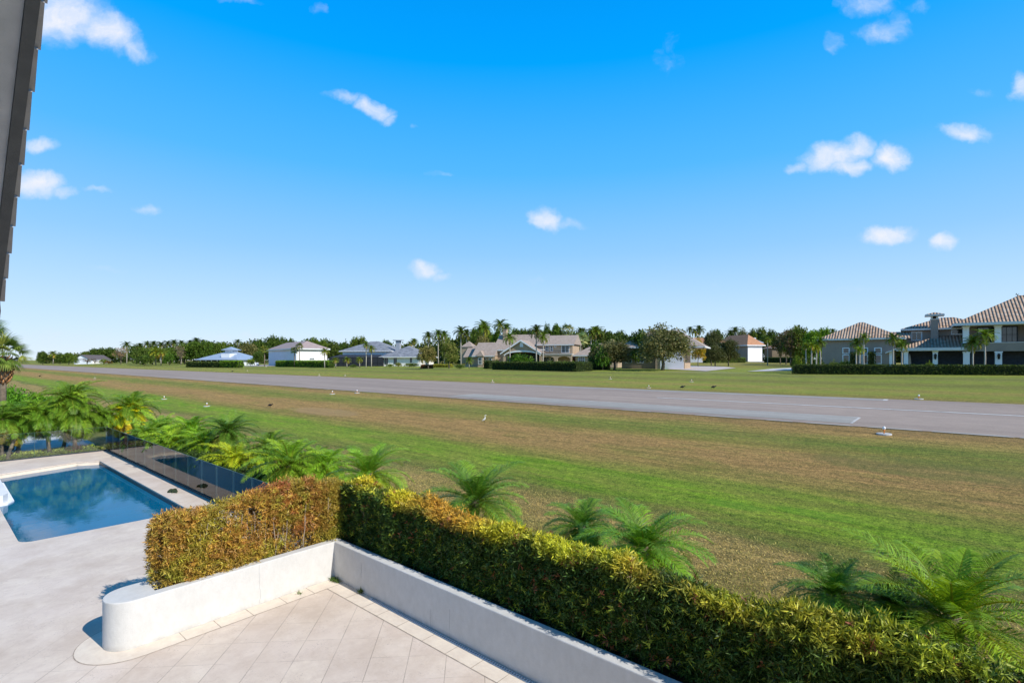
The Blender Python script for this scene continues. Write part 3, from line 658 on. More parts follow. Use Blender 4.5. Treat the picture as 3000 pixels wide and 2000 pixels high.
# ---------------------------------------------------------------- planter walls with trough
XI, XO, YI, YO = -10.35, -11.13, 6.02, 6.80; TH = .2
out = [(9, YI), (XI, YI)]+arc((XI+XO)/2, 2.42, .39, 0, -180, 40)+[(XO, YO), (9, YO)]
out = out[::-1]
trough = [(XO+TH, 2.72), (XI-TH, 2.72), (XI-TH, YI+TH), (8.8, YI+TH), (8.8, YO-TH), (XO+TH, YO-TH)]
pl = thing('garden_planter_wall', 'white stucco planter wall in an L shape with a rounded end, around the tiled terrace', 'planter wall', (XI, YI, 0))
w = ring(out, [trough], 0, .8, 'wall', M['planter'], pl); w.location = (-XI, -YI, 0)
bv = w.modifiers.new('b', 'BEVEL'); bv.width = .018; bv.segments = 2; bv.limit_method = 'ANGLE'; bv.angle_limit = R_(50)
mb = MB(); mb.quad(*[(p[0]-XI, p[1]-YI, .66) for p in trough]); mb.build('soil', M['soil'], pl)
mb = MB()
def crack(pts, axis):
    for (a, b) in zip(pts[:-1], pts[1:]):
        if axis == 'x': mb.box(XI+.0015-XI, a[0]-YI, a[1], XI+.003-XI, a[0]+.006-YI, b[1])
        else: mb.box(a[0]-XI, YI-.003-YI, a[1], a[0]+.006-XI, YI-.0015-YI, b[1])
crack([(4.4, .78), (4.41, .6), (4.405, .45), (4.425, .3), (4.41, .1), (4.4, .02)], 'x'); crack([(-9.3, .6), (-9.31, .4), (-9.3, .3)], 'y'); crack([(-7.1, .35), (-7.11, .2), (-7.1, .02)], 'y'); crack([(-6.6, .5), (-6.61, .3), (-6.6, .02)], 'y')
mb.build('hairline_crack', plain('crack_line', (.42, .42, .42), .9, .2), pl)
# paving border along the planter, its joints
mb = MB(); B = .37; jt = MB(); rr = random.Random(2)
def strip_tiles(p0, p1, w, n):
    d = (Vector(p1)-Vector(p0)); l = d.length; d.normalize(); nn = Vector((-d.y, d.x)); ks = [0]+sorted((i+rr.uniform(-.12, .12))/n for i in range(1, n))+[1]
    a, b = Vector(p0), Vector(p1); q = [a, b, b+nn*w, a+nn*w]; mb.quad(*[(v.x, v.y, .004) for v in q])
    for k in ks[1:-1]:
        c = a+d*l*k; q = [c-d*.006, c+d*.006, c+d*.006+nn*w, c-d*.006+nn*w]; jt.quad(*[(v.x, v.y, .0055) for v in q])
    c0, c1 = a+nn*w, b+nn*w; q = [c0-nn*.007, c1-nn*.007, c1+nn*.007, c0+nn*.007]; jt.quad(*[(v.x, v.y, .0055) for v in q])
strip_tiles((XI+B+.01, YI-.01), (7, YI-.01), -B, 28); strip_tiles((XI+.005, 2.42), (XI+.005, YI-.01), -B, 6)
ao = arc((XI+XO)/2, 2.42, .39+B, 0, -180, 24); ai = arc((XI+XO)/2, 2.42, .392, 0, -180, 24)
for i in range(24):
    mb.quad(*[(*p, .004) for p in (ai[i+1], ai[i], ao[i], ao[i+1])])
    c = ((XI+XO)/2, 2.42); f = 1.009; jt.quad(*[(*p, .0055) for p in ((c[0]+(ao[i+1][0]-c[0])/f, c[1]+(ao[i+1][1]-c[1])/f), (c[0]+(ao[i][0]-c[0])/f, c[1]+(ao[i][1]-c[1])/f), (c[0]+(ao[i][0]-c[0])*f, c[1]+(ao[i][1]-c[1])*f), (c[0]+(ao[i+1][0]-c[0])*f, c[1]+(ao[i+1][1]-c[1])*f))])
for q in (mb.f):
    pass
o = mb.build('paving_border', M['border']); tag(o, kind='structure'); tag(jt.build('paving_joints', plain('soft_joint', (.38, .31, .25), .95, .4, 9)), kind='structure')
gr = thing('floor_drain', 'narrow white slotted floor drain along the foot of the shaded wall', 'drain', (-8.6, 5.97, 0))
mb = MB(); mb.box(-.3, -.035, .004, 15, .03, .012); mb.build('frame', M['stucco_white'], gr)
t = NT('slotted_grate'); x_, y_, z_ = t.sep(t.tc()); t.col(t.ramp(t.m('FRACT', t.m('DIVIDE', x_, .05)), [(.3, (.75, .76, .77)), (.36, (.3, .3, .3))])); t.rough(.6)
mb = MB(); mb.box(-.25, -.02, .0125, 14.9, .018, .0145); mb.build('slotted_grate', t.mat, gr)

# ---------------------------------------------------------------- near hedges
def podo(seed, x0, y0, z0, x1, y1, z1, faces, n, colfn, inner, L=.085, w=.013, nl=11, gaps=0):
    rng = np.random.default_rng(seed); P, N = boxshell(rng, n, x0, y0, z0, x1, y1, z1, faces, inner, .045)
    wob = (vnoise(P, 2.6, seed)-.5)[:, None]; P = P+N*(wob-.04)*.27; P[:, 2] += np.where(P[:, 2] > z1-.25, (vnoise(P*[1, 1, 0], 1.7, seed+3)-.5)*.16, 0)
    N = unit(N+rng.normal(size=N.shape)*.45+[0, 0, .35])
    if gaps:
        g = vnoise(P, 3.4, seed+9); keep = (g > gaps) | (rng.uniform(size=len(P)) < .25); P, N = P[keep], N[keep]
    V, Cc = rosettes(rng, P, N, L, w, nl, colfn(P, N, rng)); return V, Cc
ORG = np.array([(.34, .13, .045), (.42, .19, .05), (.27, .10, .05), (.44, .27, .05), (.38, .32, .05), (.22, .22, .04), (.30, .14, .08)])
def lerp(a, b, t): t = np.clip(t, 0, 1)[:, None]; return np.array(a)*(1-t)+np.array(b)*t
def col_left(P, N, rng):
    k = len(P); base = 1.2*ORG[rng.choice(7, k, p=[.2, .22, .13, .17, .12, .08, .08])]
    n1 = vnoise(P, 2.0, 41); n2 = vnoise(P, 5.0, 42); c = base*.6+.45*lerp((.46, .14, .045), (.46, .33, .04), n1*1.8-.4)
    g = np.clip((P[:, 1]-5.2)/.9, 0, 1)*.5+np.clip((3.2-P[:, 1])/.5, 0, 1)*.35+.45*(n2 > .76)+.22*(P[:, 2] < 1.05); g = np.clip(g, 0, .92)[:, None]
    return (c*(1-g)+g*np.array((.30, .33, .035)))*rng.uniform(.75, 1.25, (k, 1))
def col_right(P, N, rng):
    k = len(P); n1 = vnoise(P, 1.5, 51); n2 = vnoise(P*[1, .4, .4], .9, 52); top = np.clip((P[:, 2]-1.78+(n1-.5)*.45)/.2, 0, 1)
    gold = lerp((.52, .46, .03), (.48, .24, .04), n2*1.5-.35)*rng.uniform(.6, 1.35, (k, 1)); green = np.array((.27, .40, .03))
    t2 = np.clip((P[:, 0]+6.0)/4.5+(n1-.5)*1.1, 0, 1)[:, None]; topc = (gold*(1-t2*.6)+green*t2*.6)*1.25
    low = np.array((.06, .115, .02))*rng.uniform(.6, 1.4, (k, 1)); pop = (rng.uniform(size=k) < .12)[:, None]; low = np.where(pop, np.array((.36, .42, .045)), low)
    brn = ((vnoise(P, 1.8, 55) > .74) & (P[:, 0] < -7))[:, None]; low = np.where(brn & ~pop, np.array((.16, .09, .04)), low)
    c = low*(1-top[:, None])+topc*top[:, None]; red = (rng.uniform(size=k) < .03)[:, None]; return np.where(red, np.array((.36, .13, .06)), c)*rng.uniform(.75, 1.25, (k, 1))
def stems(mb, rng, x0, y0, x1, y1, n, z0, z1, r=.013):
    for i in range(n):
        x = rng.uniform(x0, x1); y = rng.uniform(y0, y1); pts = [(x, y, z0)]
        for k in range(4): pts.append((pts[-1][0]+rng.uniform(-.05, .05), pts[-1][1]+rng.uniform(-.04, .04), z0+(z1-z0)*(k+1)/4.4))
        mb.tube(pts, [r, r*.85, r*.7, r*.5, r*.3], 5)
        for k in (1, 2, 3):
            p = pts[k]; mb.tube([p, (p[0]+rng.uniform(-.15, .15), p[1]+rng.uniform(-.12, .12), p[2]+rng.uniform(.1, .25))], [r*.45, r*.2], 4)
h1 = thing('podocarpus_hedge', 'clipped hedge of orange, rust and yellow needle leaves on the short sunlit planter wall', 'hedge', (-10.74, 2.8, .66), 0, 'needle-leaved hedges in the planter')
V, Cc = podo(11, -11.02, 2.78, .68, -10.46, 6.5, 2.02, ['x1', 'y0', 'z1', 'x0'], 6200, col_left, .25, gaps=.30) if False else podo(11, -11.05, 2.85, .76, -10.62, 6.5, 1.97, ['x1', 'y0', 'z1', 'x0'], 11000, col_left, .3, w=.016, gaps=.2)
V = V-np.array([-10.74, 2.8, .66]); link('foliage', fmesh('podocarpus_foliage', V, None, Cc, M['needle']), h1)
mb = MB(); rg = np.random.default_rng(5); stems(mb, rg, -10.95+10.74, 2.95-2.8, -10.6+10.74, 6.4-2.8, 46, 0, 1.2); mb.build('stems', M['stem'], h1)
h2 = thing('podocarpus_hedge', 'long dark green hedge with golden clipped top on the shaded long planter wall', 'hedge', (-10.4, 6.4, .66), 0, 'needle-leaved hedges in the planter')
V, Cc = podo(12, -10.6, 6.36, .76, 5.2, 6.76, 1.91, ['y0', 'z1', 'y1', 'x0'], 52000, col_right, .22, w=.017, gaps=.12)
V = V-np.array([-10.4, 6.4, .66]); link('foliage', fmesh('podocarpus_foliage', V, None, Cc, M['needle']), h2)
mb = MB(); stems(mb, rg, .1, .05, 15.5, .35, 110, 0, 1.15, .011); mb.build('stems', M['stem'], h2)
# weeds in the joints
def weed(x, y, n, h, lab, sp=.1, ln=None):
    rng = np.random.default_rng(int(abs(x*100))); P = np.stack([rng.normal(size=n)*sp, rng.normal(size=n)*sp*.4, np.zeros(n)], 1); D = unit(rng.normal(size=(n, 3))*[.6, .6, .2]+[0, 0, .8])
    V = leafquads(P, D, h*rng.uniform(.5, 1.2, n), np.full(n, .012), rng); o = link('weed_tuft', fmesh('weed', V, None, pal(rng, n, [(2, (.09, .17, .03)), (1, (.16, .2, .05))]), M['leaf']), None, (x, y, .005))
    tag(o, lab, 'weed', 'weeds in the paving joints')
p = G0(985, 1694); weed(-10.2, 5.94, 160, .10, 'largest green weed tuft, in the inner corner where the planter walls meet', .09)
p = G0(1056, 1737); weed(p[0], p[1], 60, .12, 'small upright weed at the foot of the shaded wall near the drain', .03)
p = G0(862, 1744); weed(p[0], p[1]+.1, 22, .07, 'tiny weed in the paving joint below the sunlit white wall', .05)
# leaf clumps on the deck
def clump(x, y, s, lab):
    bm = bmesh.new(); bmesh.ops.create_icosphere(bm, subdivisions=4, radius=1); rng = random.Random(3)
    for v in bm.verts:
        a = math.atan2(v.co.y, v.co.x); k = 1+.18*math.sin(3*a+1)+.12*math.sin(7*a)+.08*math.sin(v.co.x*9)*math.cos(v.co.y*8); v.co = Vector((v.co.x*k*s, v.co.y*k*s*.6, max(0, v.co.z)*s*.4*(1+.3*math.sin(v.co.x*7+v.co.y*5)))); v.co += Vector((rng.uniform(-1, 1), rng.uniform(-1, 1), 0))*s*.04
    me = bpy.data.meshes.new('clump'); bm.to_mesh(me); bm.free(); me.materials.append(plain('dark_moss', (.035, .05, .025), .95, .6, 30, 1, 50)); o = link('debris_clump', me, None, (x, y, .002)); tag(o, lab, 'debris')
p = G0(507, 1440); clump(p[0], p[1], .24, 'dark mossy clump lying on the pale deck beside the pool')

# ---------------------------------------------------------------- glass fences
def fence(name, lab, ax, fixed, a0, a1, step):
    f = thing(name, lab, 'fence', (a0, fixed, 0) if ax == 'x' else (fixed, a0, 0), 0, 'frameless glass pool fences'); n = int(round((a1-a0)/step))
    rail = MB(); L = a1-a0
    if ax == 'x': rail.box(0, -.03, .001, L, .03, .06)
    else: rail.box(-.03, 0, .001, .03, L, .06)
    rail.build('base_channel', M['frame_dark'], f)
    for i in range(n):
        mb = MB(); s0 = i*step+.008; s1 = (i+1)*step-.008
        if ax == 'x': mb.box(s0, -.006, .05, s1, .006, 1.25)
        else: mb.box(-.006, s0, .05, .006, s1, 1.25)
        mb.build('glass_panel', M['glass'], f)
        ed = MB()
        if ax == 'x': ed.box(s1+.001, -.007, .055, s1+.009, .007, 1.25); ed.box(s0, -.007, 1.251, s1, .007, 1.257)
        else: ed.box(-.007, s1+.001, .055, .007, s1+.009, 1.25); ed.box(-.007, s0, 1.251, .007, s1, 1.257)
        ed.build('panel_edge', GE, f)
GE = plain('green_glass_edge', (.10, .16, .14), .3, .1)
fence('glass_pool_fence', 'long frameless glass fence between the pool deck and the row of bushy palms', 'x', 6.62, -34.3, -11.2, 1.4)
fence('glass_pool_fence', 'frameless glass fence across the far end of the pool deck, before the leaning palm trunks', 'y', -34.2, -11.6, 6.6, 1.4)
# neighbour's pale slab, low hedge
mb = MB(); mb.prism([(-37.2, 6.7), (-70, 6.7), (-70, -14), (-37.2, -14)][::-1], -.3, .02); tag(mb.build('neighbouring_patio', M['concrete']), kind='structure')

# ---------------------------------------------------------------- own roof overhang, upper left
rf = thing('house_roof_overhang', 'grey stepped-tile roof verge with dark barge board sloping down the upper left edge', 'roof', (-4.29, .53, 7.05))
al = math.atan2(1.70, 2.37); ca, sa = math.cos(al), math.sin(al)
def SL(s, y, n): return (-s*ca+n*sa*-1*-1*0-n*sa*0+(-n*sa if False else -n*sa*-1*-1), y, -s*sa+n*ca)
def SL(s, y, n): return (-s*ca-n*sa, y, -s*sa+n*ca)
def slab(mb, s0, s1, y0, y1, n0, n1, n0b=None, n1b=None, y1b=None):
    n0b = n0 if n0b is None else n0b; n1b = n1 if n1b is None else n1b; y1b = y1 if y1b is None else y1b; b = len(mb.v)
    mb.v += [SL(s0, y0, n0), SL(s1, y0, n0b), SL(s1, y1b, n0b), SL(s0, y1, n0), SL(s0, y0, n1), SL(s1, y0, n1b), SL(s1, y1b, n1b), SL(s0, y1, n1)]
    for f in ((0,3,2,1),(4,5,6,7),(0,1,5,4),(1,2,6,5),(2,3,7,6),(3,0,4,7)): mb.f.append(tuple(b+i for i in f)); mb.s.append(False)
mb = MB(); i = 0; s = -4.2
while s < 2.85:
    e = min(s+.34, 2.96); slab(mb, s, e, -6, -.004, 0, .03, .028, .06, .012); s += .325
mb.build('roof_tiles', plain('grey_roof_tile', (.42, .42, .44), .9, .12, 5, .6, 30), rf)
mb = MB(); slab(mb, -4.2, 2.86, -.105, -.042, -.16, -.002); mb.build('barge_board', plain('barge_board_paint', (.10, .10, .10), .8, .15, 8, .5, 40), rf)
mb = MB(); slab(mb, -4.2, 2.80, -6, -.107, -.13, -.004); mb.build('soffit', plain('soffit_stucco', (.46, .46, .47), .9, .16, 3, .6, 24), rf)
mb = MB(); slab(mb, 2.86, 3.06, -.12, -.03, -.17, -.01); mb.build('gutter_end', M['frame_dark'], rf)
mb = MB(); mb.box(4.29-6.1, -9.5, -7.05, 4.29+14, -1.45, 1.2); mb.build('house_body', M['tan_house'], rf)
mb = MB(); mb.xprism([(-2.1, -7.05), (-2.1, -1.75), (2.4, 1.5), (2.4, -7.05)], -1.4, -.62)
mb.build('gable_wall', M['stucco_white'], rf)

# ---------------------------------------------------------------- runway lights and birds
def rlight(big=False):
    t = thing('runway_light', 'x', 'runway light'); mb = MB(); k = 1.0
    mb.prism([(math.cos(a)*.30, math.sin(a)*.30) for a in np.linspace(0, 6.283, 17)[:-1]], -.1, .05); mb.build('concrete_base', M['concrete'], t)
    mb = MB(); mb.tube([(0, 0, .05), (0, 0, .24)], [.03, .025], 8); mb.tube([(0, 0, .16), (0, 0, .2)], [.05, .05], 8); mb.build('stem', M['orange'], t)
    mb = MB(); mb.tube([(0, 0, .24), (0, 0, .27), (0, 0, .33), (0, 0, .37)], [.055, .065, .06, .02], 10); mb.build('lens', M['white_paint'], t); return t
rl0 = rlight(); first = True
for (px, py, sc, lab) in [(2590, 1272, 1, 'orange-stemmed runway light on a round concrete base, nearest on the right'), (2692, 1169, 1, 'runway light across the runway at the right, beyond the grey strip'),
    (606, 1190, .9, 'small white runway light on the near grass, above the bushy palms'), (481, 1169, .9, 'small white runway light on the near grass, left of the black bird'), (974, 1154, .9, 'runway light close to the near asphalt edge, above the dry patch'),
    (1046, 1151, .9, 'runway light close to the near asphalt edge, right of its twin'), (1443, 1120, .9, 'runway light on the far verge in front of the tan house hedge'), (1788, 1110, .8, 'white runway marker light on the far grass left of the spreading tree'),
    (2026, 1118, .8, 'white runway marker light on the far grass below the driveway'), (1901, 1136, .8, 'marker light on the far verge left of the pied bird'), (780, 1075, .9, 'marker light in front of the hangar with the pale door'),
    (935, 1101, .9, 'marker light on the far verge before the bright clipped hedge'), (1011, 1101, .8, 'marker light on the far verge before the dark pool screen'), (278, 1109, .8, 'marker light on the near grass beyond the fan palm'), (725, 1087, .8, 'marker light on the far grass left of the pale hangar drive')]:
    o = rl0 if first else copy_tree(rl0); first = False; p, _ = GH(px, py); o.location = p; o.scale = (sc,)*3; o['label'] = lab; o['group'] = 'runway lights'
def bird(px, py, s, mat, lab, cat, upright=False):
    p, _ = GH(px, py); mb = MB()
    if upright: mb.tube([(-.30, 0, .28), (-.18, 0, .36), (0, 0, .48), (.1, 0, .6), (.1, 0, .75), (.06, 0, .88), (.1, 0, .97), (.18, 0, .98), (.30, 0, .96)], [.01, .06, .10, .07, .03, .025, .04, .03, .004], 8)
    else: mb.tube([(-.42, 0, .22), (-.28, 0, .28), (-.1, 0, .34), (.1, 0, .36), (.22, 0, .38), (.28, 0, .46), (.34, 0, .50), (.4, 0, .48), (.46, 0, .46)], [.02, .09, .15, .14, .08, .05, .055, .03, .005], 8)
    t = mb.build(cat, mat, None, p, .6); t.scale = (s,)*3; tag(t, lab, cat); mb = MB()
    for y in (-.04, .04): mb.tube([(0, y, 0), (0, y, .4 if upright else .25)], .012, 5)
    mb.build('legs', M['black_metal'], t)
bird(1419, 1239, .5, M['bird_white'], 'white egret standing upright on the near grass', 'egret', True)
bird(792, 1193, .62, M['bird_black'], 'black bird on the near grass beside the dry brown patch', 'bird'); bird(117, 1104, .8, M['bird_black'], 'black bird on the grass at the far left near the fan palm', 'bird')
bird(2000, 1139, .7, M['bird_black'], 'dark bird on the far grass below the white garage door', 'bird'); bird(2091, 1139, .7, M['bird_black'], 'black bird on the far grass below the driveway end', 'bird'); bird(681, 1090, .8, M['bird_black'], 'black bird on the far verge near the pavilion house', 'bird')
# ---------------------------------------------------------------- far houses
class Fac:
    """facade frame: x along the facade (to the right), y back, z up from the ground"""
    def __init__(s, px, Z, ang, name, label, cat, group=None):
        s.p = AT(px, Z); s.a = ang; s.d = np.array([math.cos(ang), math.sin(ang)]); s.b = np.array([-math.sin(ang), math.cos(ang)])
        s.th = thing(name, label, cat, s.p, ang, group)
    def ray(s, px, t):
        u = Fw+(px-1500)/FPX*Rt; o = np.array(s.p[:2])+s.b*t
        A = np.array([[s.d[0], -u[0]], [s.d[1], -u[1]]]); r = np.linalg.solve(A, -o); return r[0], r[1]
    def S(s, px, t=0): return s.ray(px, t)[0]
    def Z(s, px, py, t=0): return HZ(py, s.ray(px, t)[1])-s.p[2]
    def P(s, px, py, t=0): return s.S(px, t), s.Z(px, py, t)
    def win(s, px0, py0, px1, py1, t=0, nx=2, ny=1, fw=.09, frame='trim', par=None, name='window'):
        x0, z1 = s.P(px0, py0, t); x1, z0 = s.P(px1, py1, t); y = t-.05; mb = MB()
        mb.box(x0, y-.04, z0, x0+fw, y+.05, z1); mb.box(x1-fw, y-.04, z0, x1, y+.05, z1); mb.box(x0+fw, y-.04, z0, x1-fw, y+.05, z0+fw); mb.box(x0+fw, y-.04, z1-fw, x1-fw, y+.05, z1)
        for i in range(1, nx): x = x0+(x1-x0)*i/nx; mb.box(x-.03, y-.02, z0+fw, x+.03, y+.05, z1-fw)
        for i in range(1, ny): z = z0+(z1-z0)*i/ny; mb.box(x0+fw, y-.018, z-.03, x1-fw, y+.05, z+.03)
        f = mb.build(name, M[frame], par or s.th); mb = MB(); mb.box(x0+fw, y+.01, z0+fw, x1-fw, y+.045, z1-fw); mb.build('pane', M['pane'], f); return f
    def part(s, mb, name, mat, par=None): return mb.build(name, M[mat] if isinstance(mat, str) else mat, par or s.th)
def zat(F, x, y, py):
    w = np.array(F.p[:2])+F.d*x+F.b*y; return HZ(py, float(w@Fw))-F.p[2]
def wallbox(x0, x1, y0, y1, z1): return MB().box(x0, y0, -.8, x1, y1, z1)
def hiproof(f, x0, y0, x1, y1, z, h, mat, ov=.6, fas='trim', ft=.28, name='roof'):
    pitch = h/(min(x1-x0, y1-y0)/2+ov); mb = MB(); mb.hip(x0, y0, x1, y1, z, pitch, ov); o = f.part(mb, name, mat)
    mb = MB(); X0, Y0, X1, Y1 = x0-ov, y0-ov, x1+ov, y1+ov; e = .05
    mb.box(X0-e, Y0-e, z-ft, X1+e, Y0-.002, z-.01); mb.box(X0-e, Y1+.002, z-ft, X1+e, Y1+e, z-.01); mb.box(X0-e, Y0, z-ft, X0-.002, Y1, z-.01); mb.box(X1+.002, Y0, z-ft, X1+e, Y1, z-.01)
    f.part(mb, 'fascia', fas, o); return o
# ===== right estate house
A = Fac(2660, 82, R_(3), 'tile_roofed_house', 'large grey-beige two-storey house with barrel-tile roofs, white columns and dark porches at the right', 'house')
# left wing
x0, x1 = A.S(2408, 0), A.S(2622, 0); ze = A.Z(2500, 993, 0); wd = x1-x0
A.part(wallbox(x0, x1, .0, wd, ze-.05), 'wing_wall', 'beige_stucco')
ap = zat(A, (x0+x1)/2, wd/2, 944); hiproof(A, x0, 0, x1+.6, wd, ze+.1, ap-ze-.1, 'barrel')
for a, b in ((2468, 2489.5), (2524, 2543.5), (2561, 2583.5)):
    A.win(a, 1018, b, 1036, 0, 1, 1, .14, 'white_paint'); A.win(a, 1038.5, b, 1066, 0, 1, 1, .14, 'white_paint')
# middle two-storey block set back
T = 5.0
mx0, mx1 = A.S(2655, T), A.S(2835, T); zm = A.Z(2740, 963, T)
A.part(wallbox(mx0, mx1, T, T+9, zm), 'middle_wall', 'beige_stucco')
zr = A.Z(2740, 931, T+4.5); hiproof(A, mx0, T, mx1+3, T+9, zm+.1, zr-zm-.1, 'barrel', .7)
A.win(2669, 972, 2702, 997.5, T, 2, 1, .16, 'trim'); A.win(2786, 962, 2823, 980, T, 1, 1, .16, 'trim')
# low roof joining wing and block
mb = MB(); xa, za = A.P(2600, 990, 2); xb, zb = A.P(2664, 990, 2)
mb.quad((xa, 1.2, za), (xb+.2, 1.2, zb), (xb+.2, T, A.Z(2660, 972, T)), (xa, T, A.Z(2615, 972, T))); A.part(mb, 'link_roof', 'barrel')
# ground floor porch roof
px0, px1 = A.S(2640, 0), A.S(2830, 0); zp = A.Z(2740, 1018, 0); zt = A.Z(2760, 983, T)
mb = MB(); ex_ = A.S(2751, T)
mb.quad((px0-.6, -.6, zp), (px1, -.6, zp), (px1, T, zt), (ex_, T, zt)); mb.quad((px0-.6, T+2, zp), (px0-.6, -.6, zp), (ex_, T, zt)); ro = A.part(mb, 'porch_roof', 'barrel')
mb = MB(); mb.box(px0-.65, -.66, zp-.45, px1, -.602, zp-.01); mb.box(px0-.65, -.6, zp-.45, px0-.6, T, zp-.01); mb.box(px0-.55, -.55, zp-.5, px1, T-.01, zp-.42); A.part(mb, 'fascia', 'trim', ro)
# little porch roof at the left
mb = MB(); xa, za = A.P(2594, 1032, -.3); xb, zb = A.P(2632, 1018, -.3); mb.xprism([(xa, za-.18), (xb, zb-.18), (xb, zb), (xa, za)], -.8, 2.2); A.part(mb, 'side_porch_roof', 'trim')
# right two-storey porch block
rx0 = A.S(2824, 0); rx1 = rx0+20; zd0, zd1 = A.Z(2835, 1029, 0), A.Z(2835, 1004, 0); ze2 = A.Z(2850, 948, 0)
A.part(wallbox(rx0+.4, rx1, 3.4, 14, ze2-.1), 'rear_wall', 'beige_stucco')
mb = MB(); mb.box(rx0, -.05, zd0, rx1, .4, zd1-.08); mb.box(rx0, .4, zd0, rx0+.35, 3.4, zd1-.08); mb.box(rx0+.36, .41, zd0+.15, rx1, 3.39, zd0+.45); A.part(mb, 'balcony', 'beige_stucco')
mb = MB(); mb.box(rx0-.06, -.12, zd1-.078, rx1, .46, zd1); A.part(mb, 'balcony_cap', 'trim')
mb = MB(); mb.box(rx0-.1, -.1, ze2-.35, rx1, .5, ze2-.05); A.part(mb, 'beam', 'trim')
hiproof(A, rx0-.2, -.1, rx1, 14, ze2+.1, 4.4, 'barrel', 1.0, 'trim', .4)
A.win(2862, 958, 2916, 1004, 3.4, 3, 1, .14, 'frame_dark'); A.win(2932, 956, 2982, 1004, 3.4, 3, 2, .14, 'frame_dark'); A.win(3004, 956, 3050, 1004, 3.4, 3, 2, .14, 'frame_dark')
# near-black sheets across the ground floor openings
mb = MB(); mb.box(px0+.3, 1.6, -.5, rx0, 1.65, zp-.5); mb.box(rx0+.01, 1.6, -.5, rx1, 1.65, zd0); A.part(mb, 'dark_infill', 'screen')
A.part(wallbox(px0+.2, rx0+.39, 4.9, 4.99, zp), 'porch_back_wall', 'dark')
def column(px, ztop, w=.62, low=-.5, t=0, wpx=None):
    x = A.S(px, t); mb = MB(); mb.box(x-w/2, -.06+t, low, x+w/2, .5+t, ztop-.22); mb.box(x-w/2-.07, -.12+t, ztop-.22, x+w/2+.07, .56+t, ztop-.04); mb.box(x-w/2-.05, -.1+t, 0, x+w/2+.05, .54+t, .3); A.part(mb, 'column', 'white_paint'); return x
for px in (2612, 2654): column(px, zp-.45, .6)
cols = [column(2740, zp-.45), column(2831.5, zd0, .75), column(2925.5, zd0, .75)]
for px in (2830, 2924, 3016):
    x = A.S(px); mb = MB(); mb.box(x-.36, -.04, zd1+.002, x+.36, .42, ze2-.55); mb.box(x-.43, -.1, ze2-.55, x+.43, .46, ze2-.36); A.part(mb, 'column', 'white_paint')
for x in (cols[0], cols[2]):
    mb = MB(); z = A.Z(2740, 1045); mb.tube([(x, -.3, z-.42), (x, -.3, z-.3), (x, -.3, z+.2), (x, -.3, z+.32), (x, -.3, z+.5)], [.02, .13, .17, .2, .02], 8); mb.tube([(x, -.05, z+.3), (x, -.3, z+.45)], .03, 5); A.part(mb, 'wall_lantern', 'black_metal')
# chimney
cx0, cx1 = A.S(2727, T-1.4), A.S(2749, T-1.4); zc = A.Z(2738, 936, T-1.4); mb = MB(); mb.box(cx0, T-1.4, 1, cx1, T-.002, zc); ch = A.part(mb, 'chimney', 'beige_stucco')
z2, z3, z4 = A.Z(2738, 925.5, T-1.4), A.Z(2738, 921, T-1.4), A.Z(2738, 913, T-1.4); mb = MB()
mb.box(cx0-.1, T-1.5, zc, cx1+.1, T, zc+.12); mb.box(cx0, T-1.4, zc+.12, cx0+.25, T-.1, z2); mb.box(cx1-.25, T-1.4, zc+.12, cx1, T-.1, z2); mb.box(cx0-.75, T-2.1, z2, cx1+.75, T+.6, z3); A.part(mb, 'chimney_hood', 'trim', ch)
mb = MB(); mb.box(cx0+.25, T-1.2, zc+.12, cx1-.25, T-.3, z2); A.part(mb, 'flue', 'dark', ch)
mb = MB(); mb.hip(cx0-.7, T-2.05, cx1+.7, T+.55, z3+.02, (z4-z3)/(1.4), .0, .01); A.part(mb, 'chimney_tiles', 'barrel', ch)
def local(F, x, y, z=0):
    q = np.array(F.p[:2])+F.d*x+F.b*y; return (q[0], q[1], F.p[2]+z)
for i, px in enumerate((2775, 2795, 2812.5)):
    p = local(A, A.S(px, .6), .6, 0); c = thing('garden_chair', ['leftmost of three white fan-back chairs in the dark porch', 'middle one of three white fan-back chairs in the dark porch', 'rightmost of three white fan-back chairs, nearest the column'][i], 'chair', p, A.a, 'white chairs in the porch')
    mb = MB(); mb.box(-.3, -.3, .36, .3, .3, .41); mb.build('seat', M['white_paint'], c)
    mb = MB()
    for k in range(7): a = (k-3)*.12; mb.xprism([(k*.085-.285, .4), (k*.085-.215, .4), (k*.085-.215+a*.5, 1.12-abs(k-3)*.04), (k*.085-.285+a*.5, 1.12-abs(k-3)*.04)], .3, .33)
    mb.build('backrest', M['white_paint'], c)
    for sx in (-.3, .27):
        for sy in (-.3, .27): mb = MB(); mb.box(sx, sy, -.0, sx+.05, sy+.05, .58); mb.build('leg', M['white_paint'], c)
p = local(A, A.S(2665, .3), .3); u = thing('closed_umbrella', 'closed tan patio umbrella beside the second white column', 'umbrella', p); mb = MB(); mb.tube([(0, 0, 0), (0, 0, 2.9)], .03, 6); mb.build('pole', M['pale_trunk'], u)
mb = MB(); mb.tube([(0, 0, .5), (0, 0, .6), (0, 0, 1.2), (0, 0, 2.2), (0, 0, 2.95)], [.1, .26, .22, .16, .03], 9); mb.build('canopy', M['umbrella'], u)

# ===== tan middle house
B = Fac(1560, 136, R_(40.7-17-2), 'tan_stucco_house', 'tan two-storey house with shingle roofs, central gable, arches and a balcony', 'house')
c3 = lambda X, Y: (1200+X/3.92, 900+Y/3.92)
def b3(X, Y, t=0): return B.P(*c3(X, Y), t)
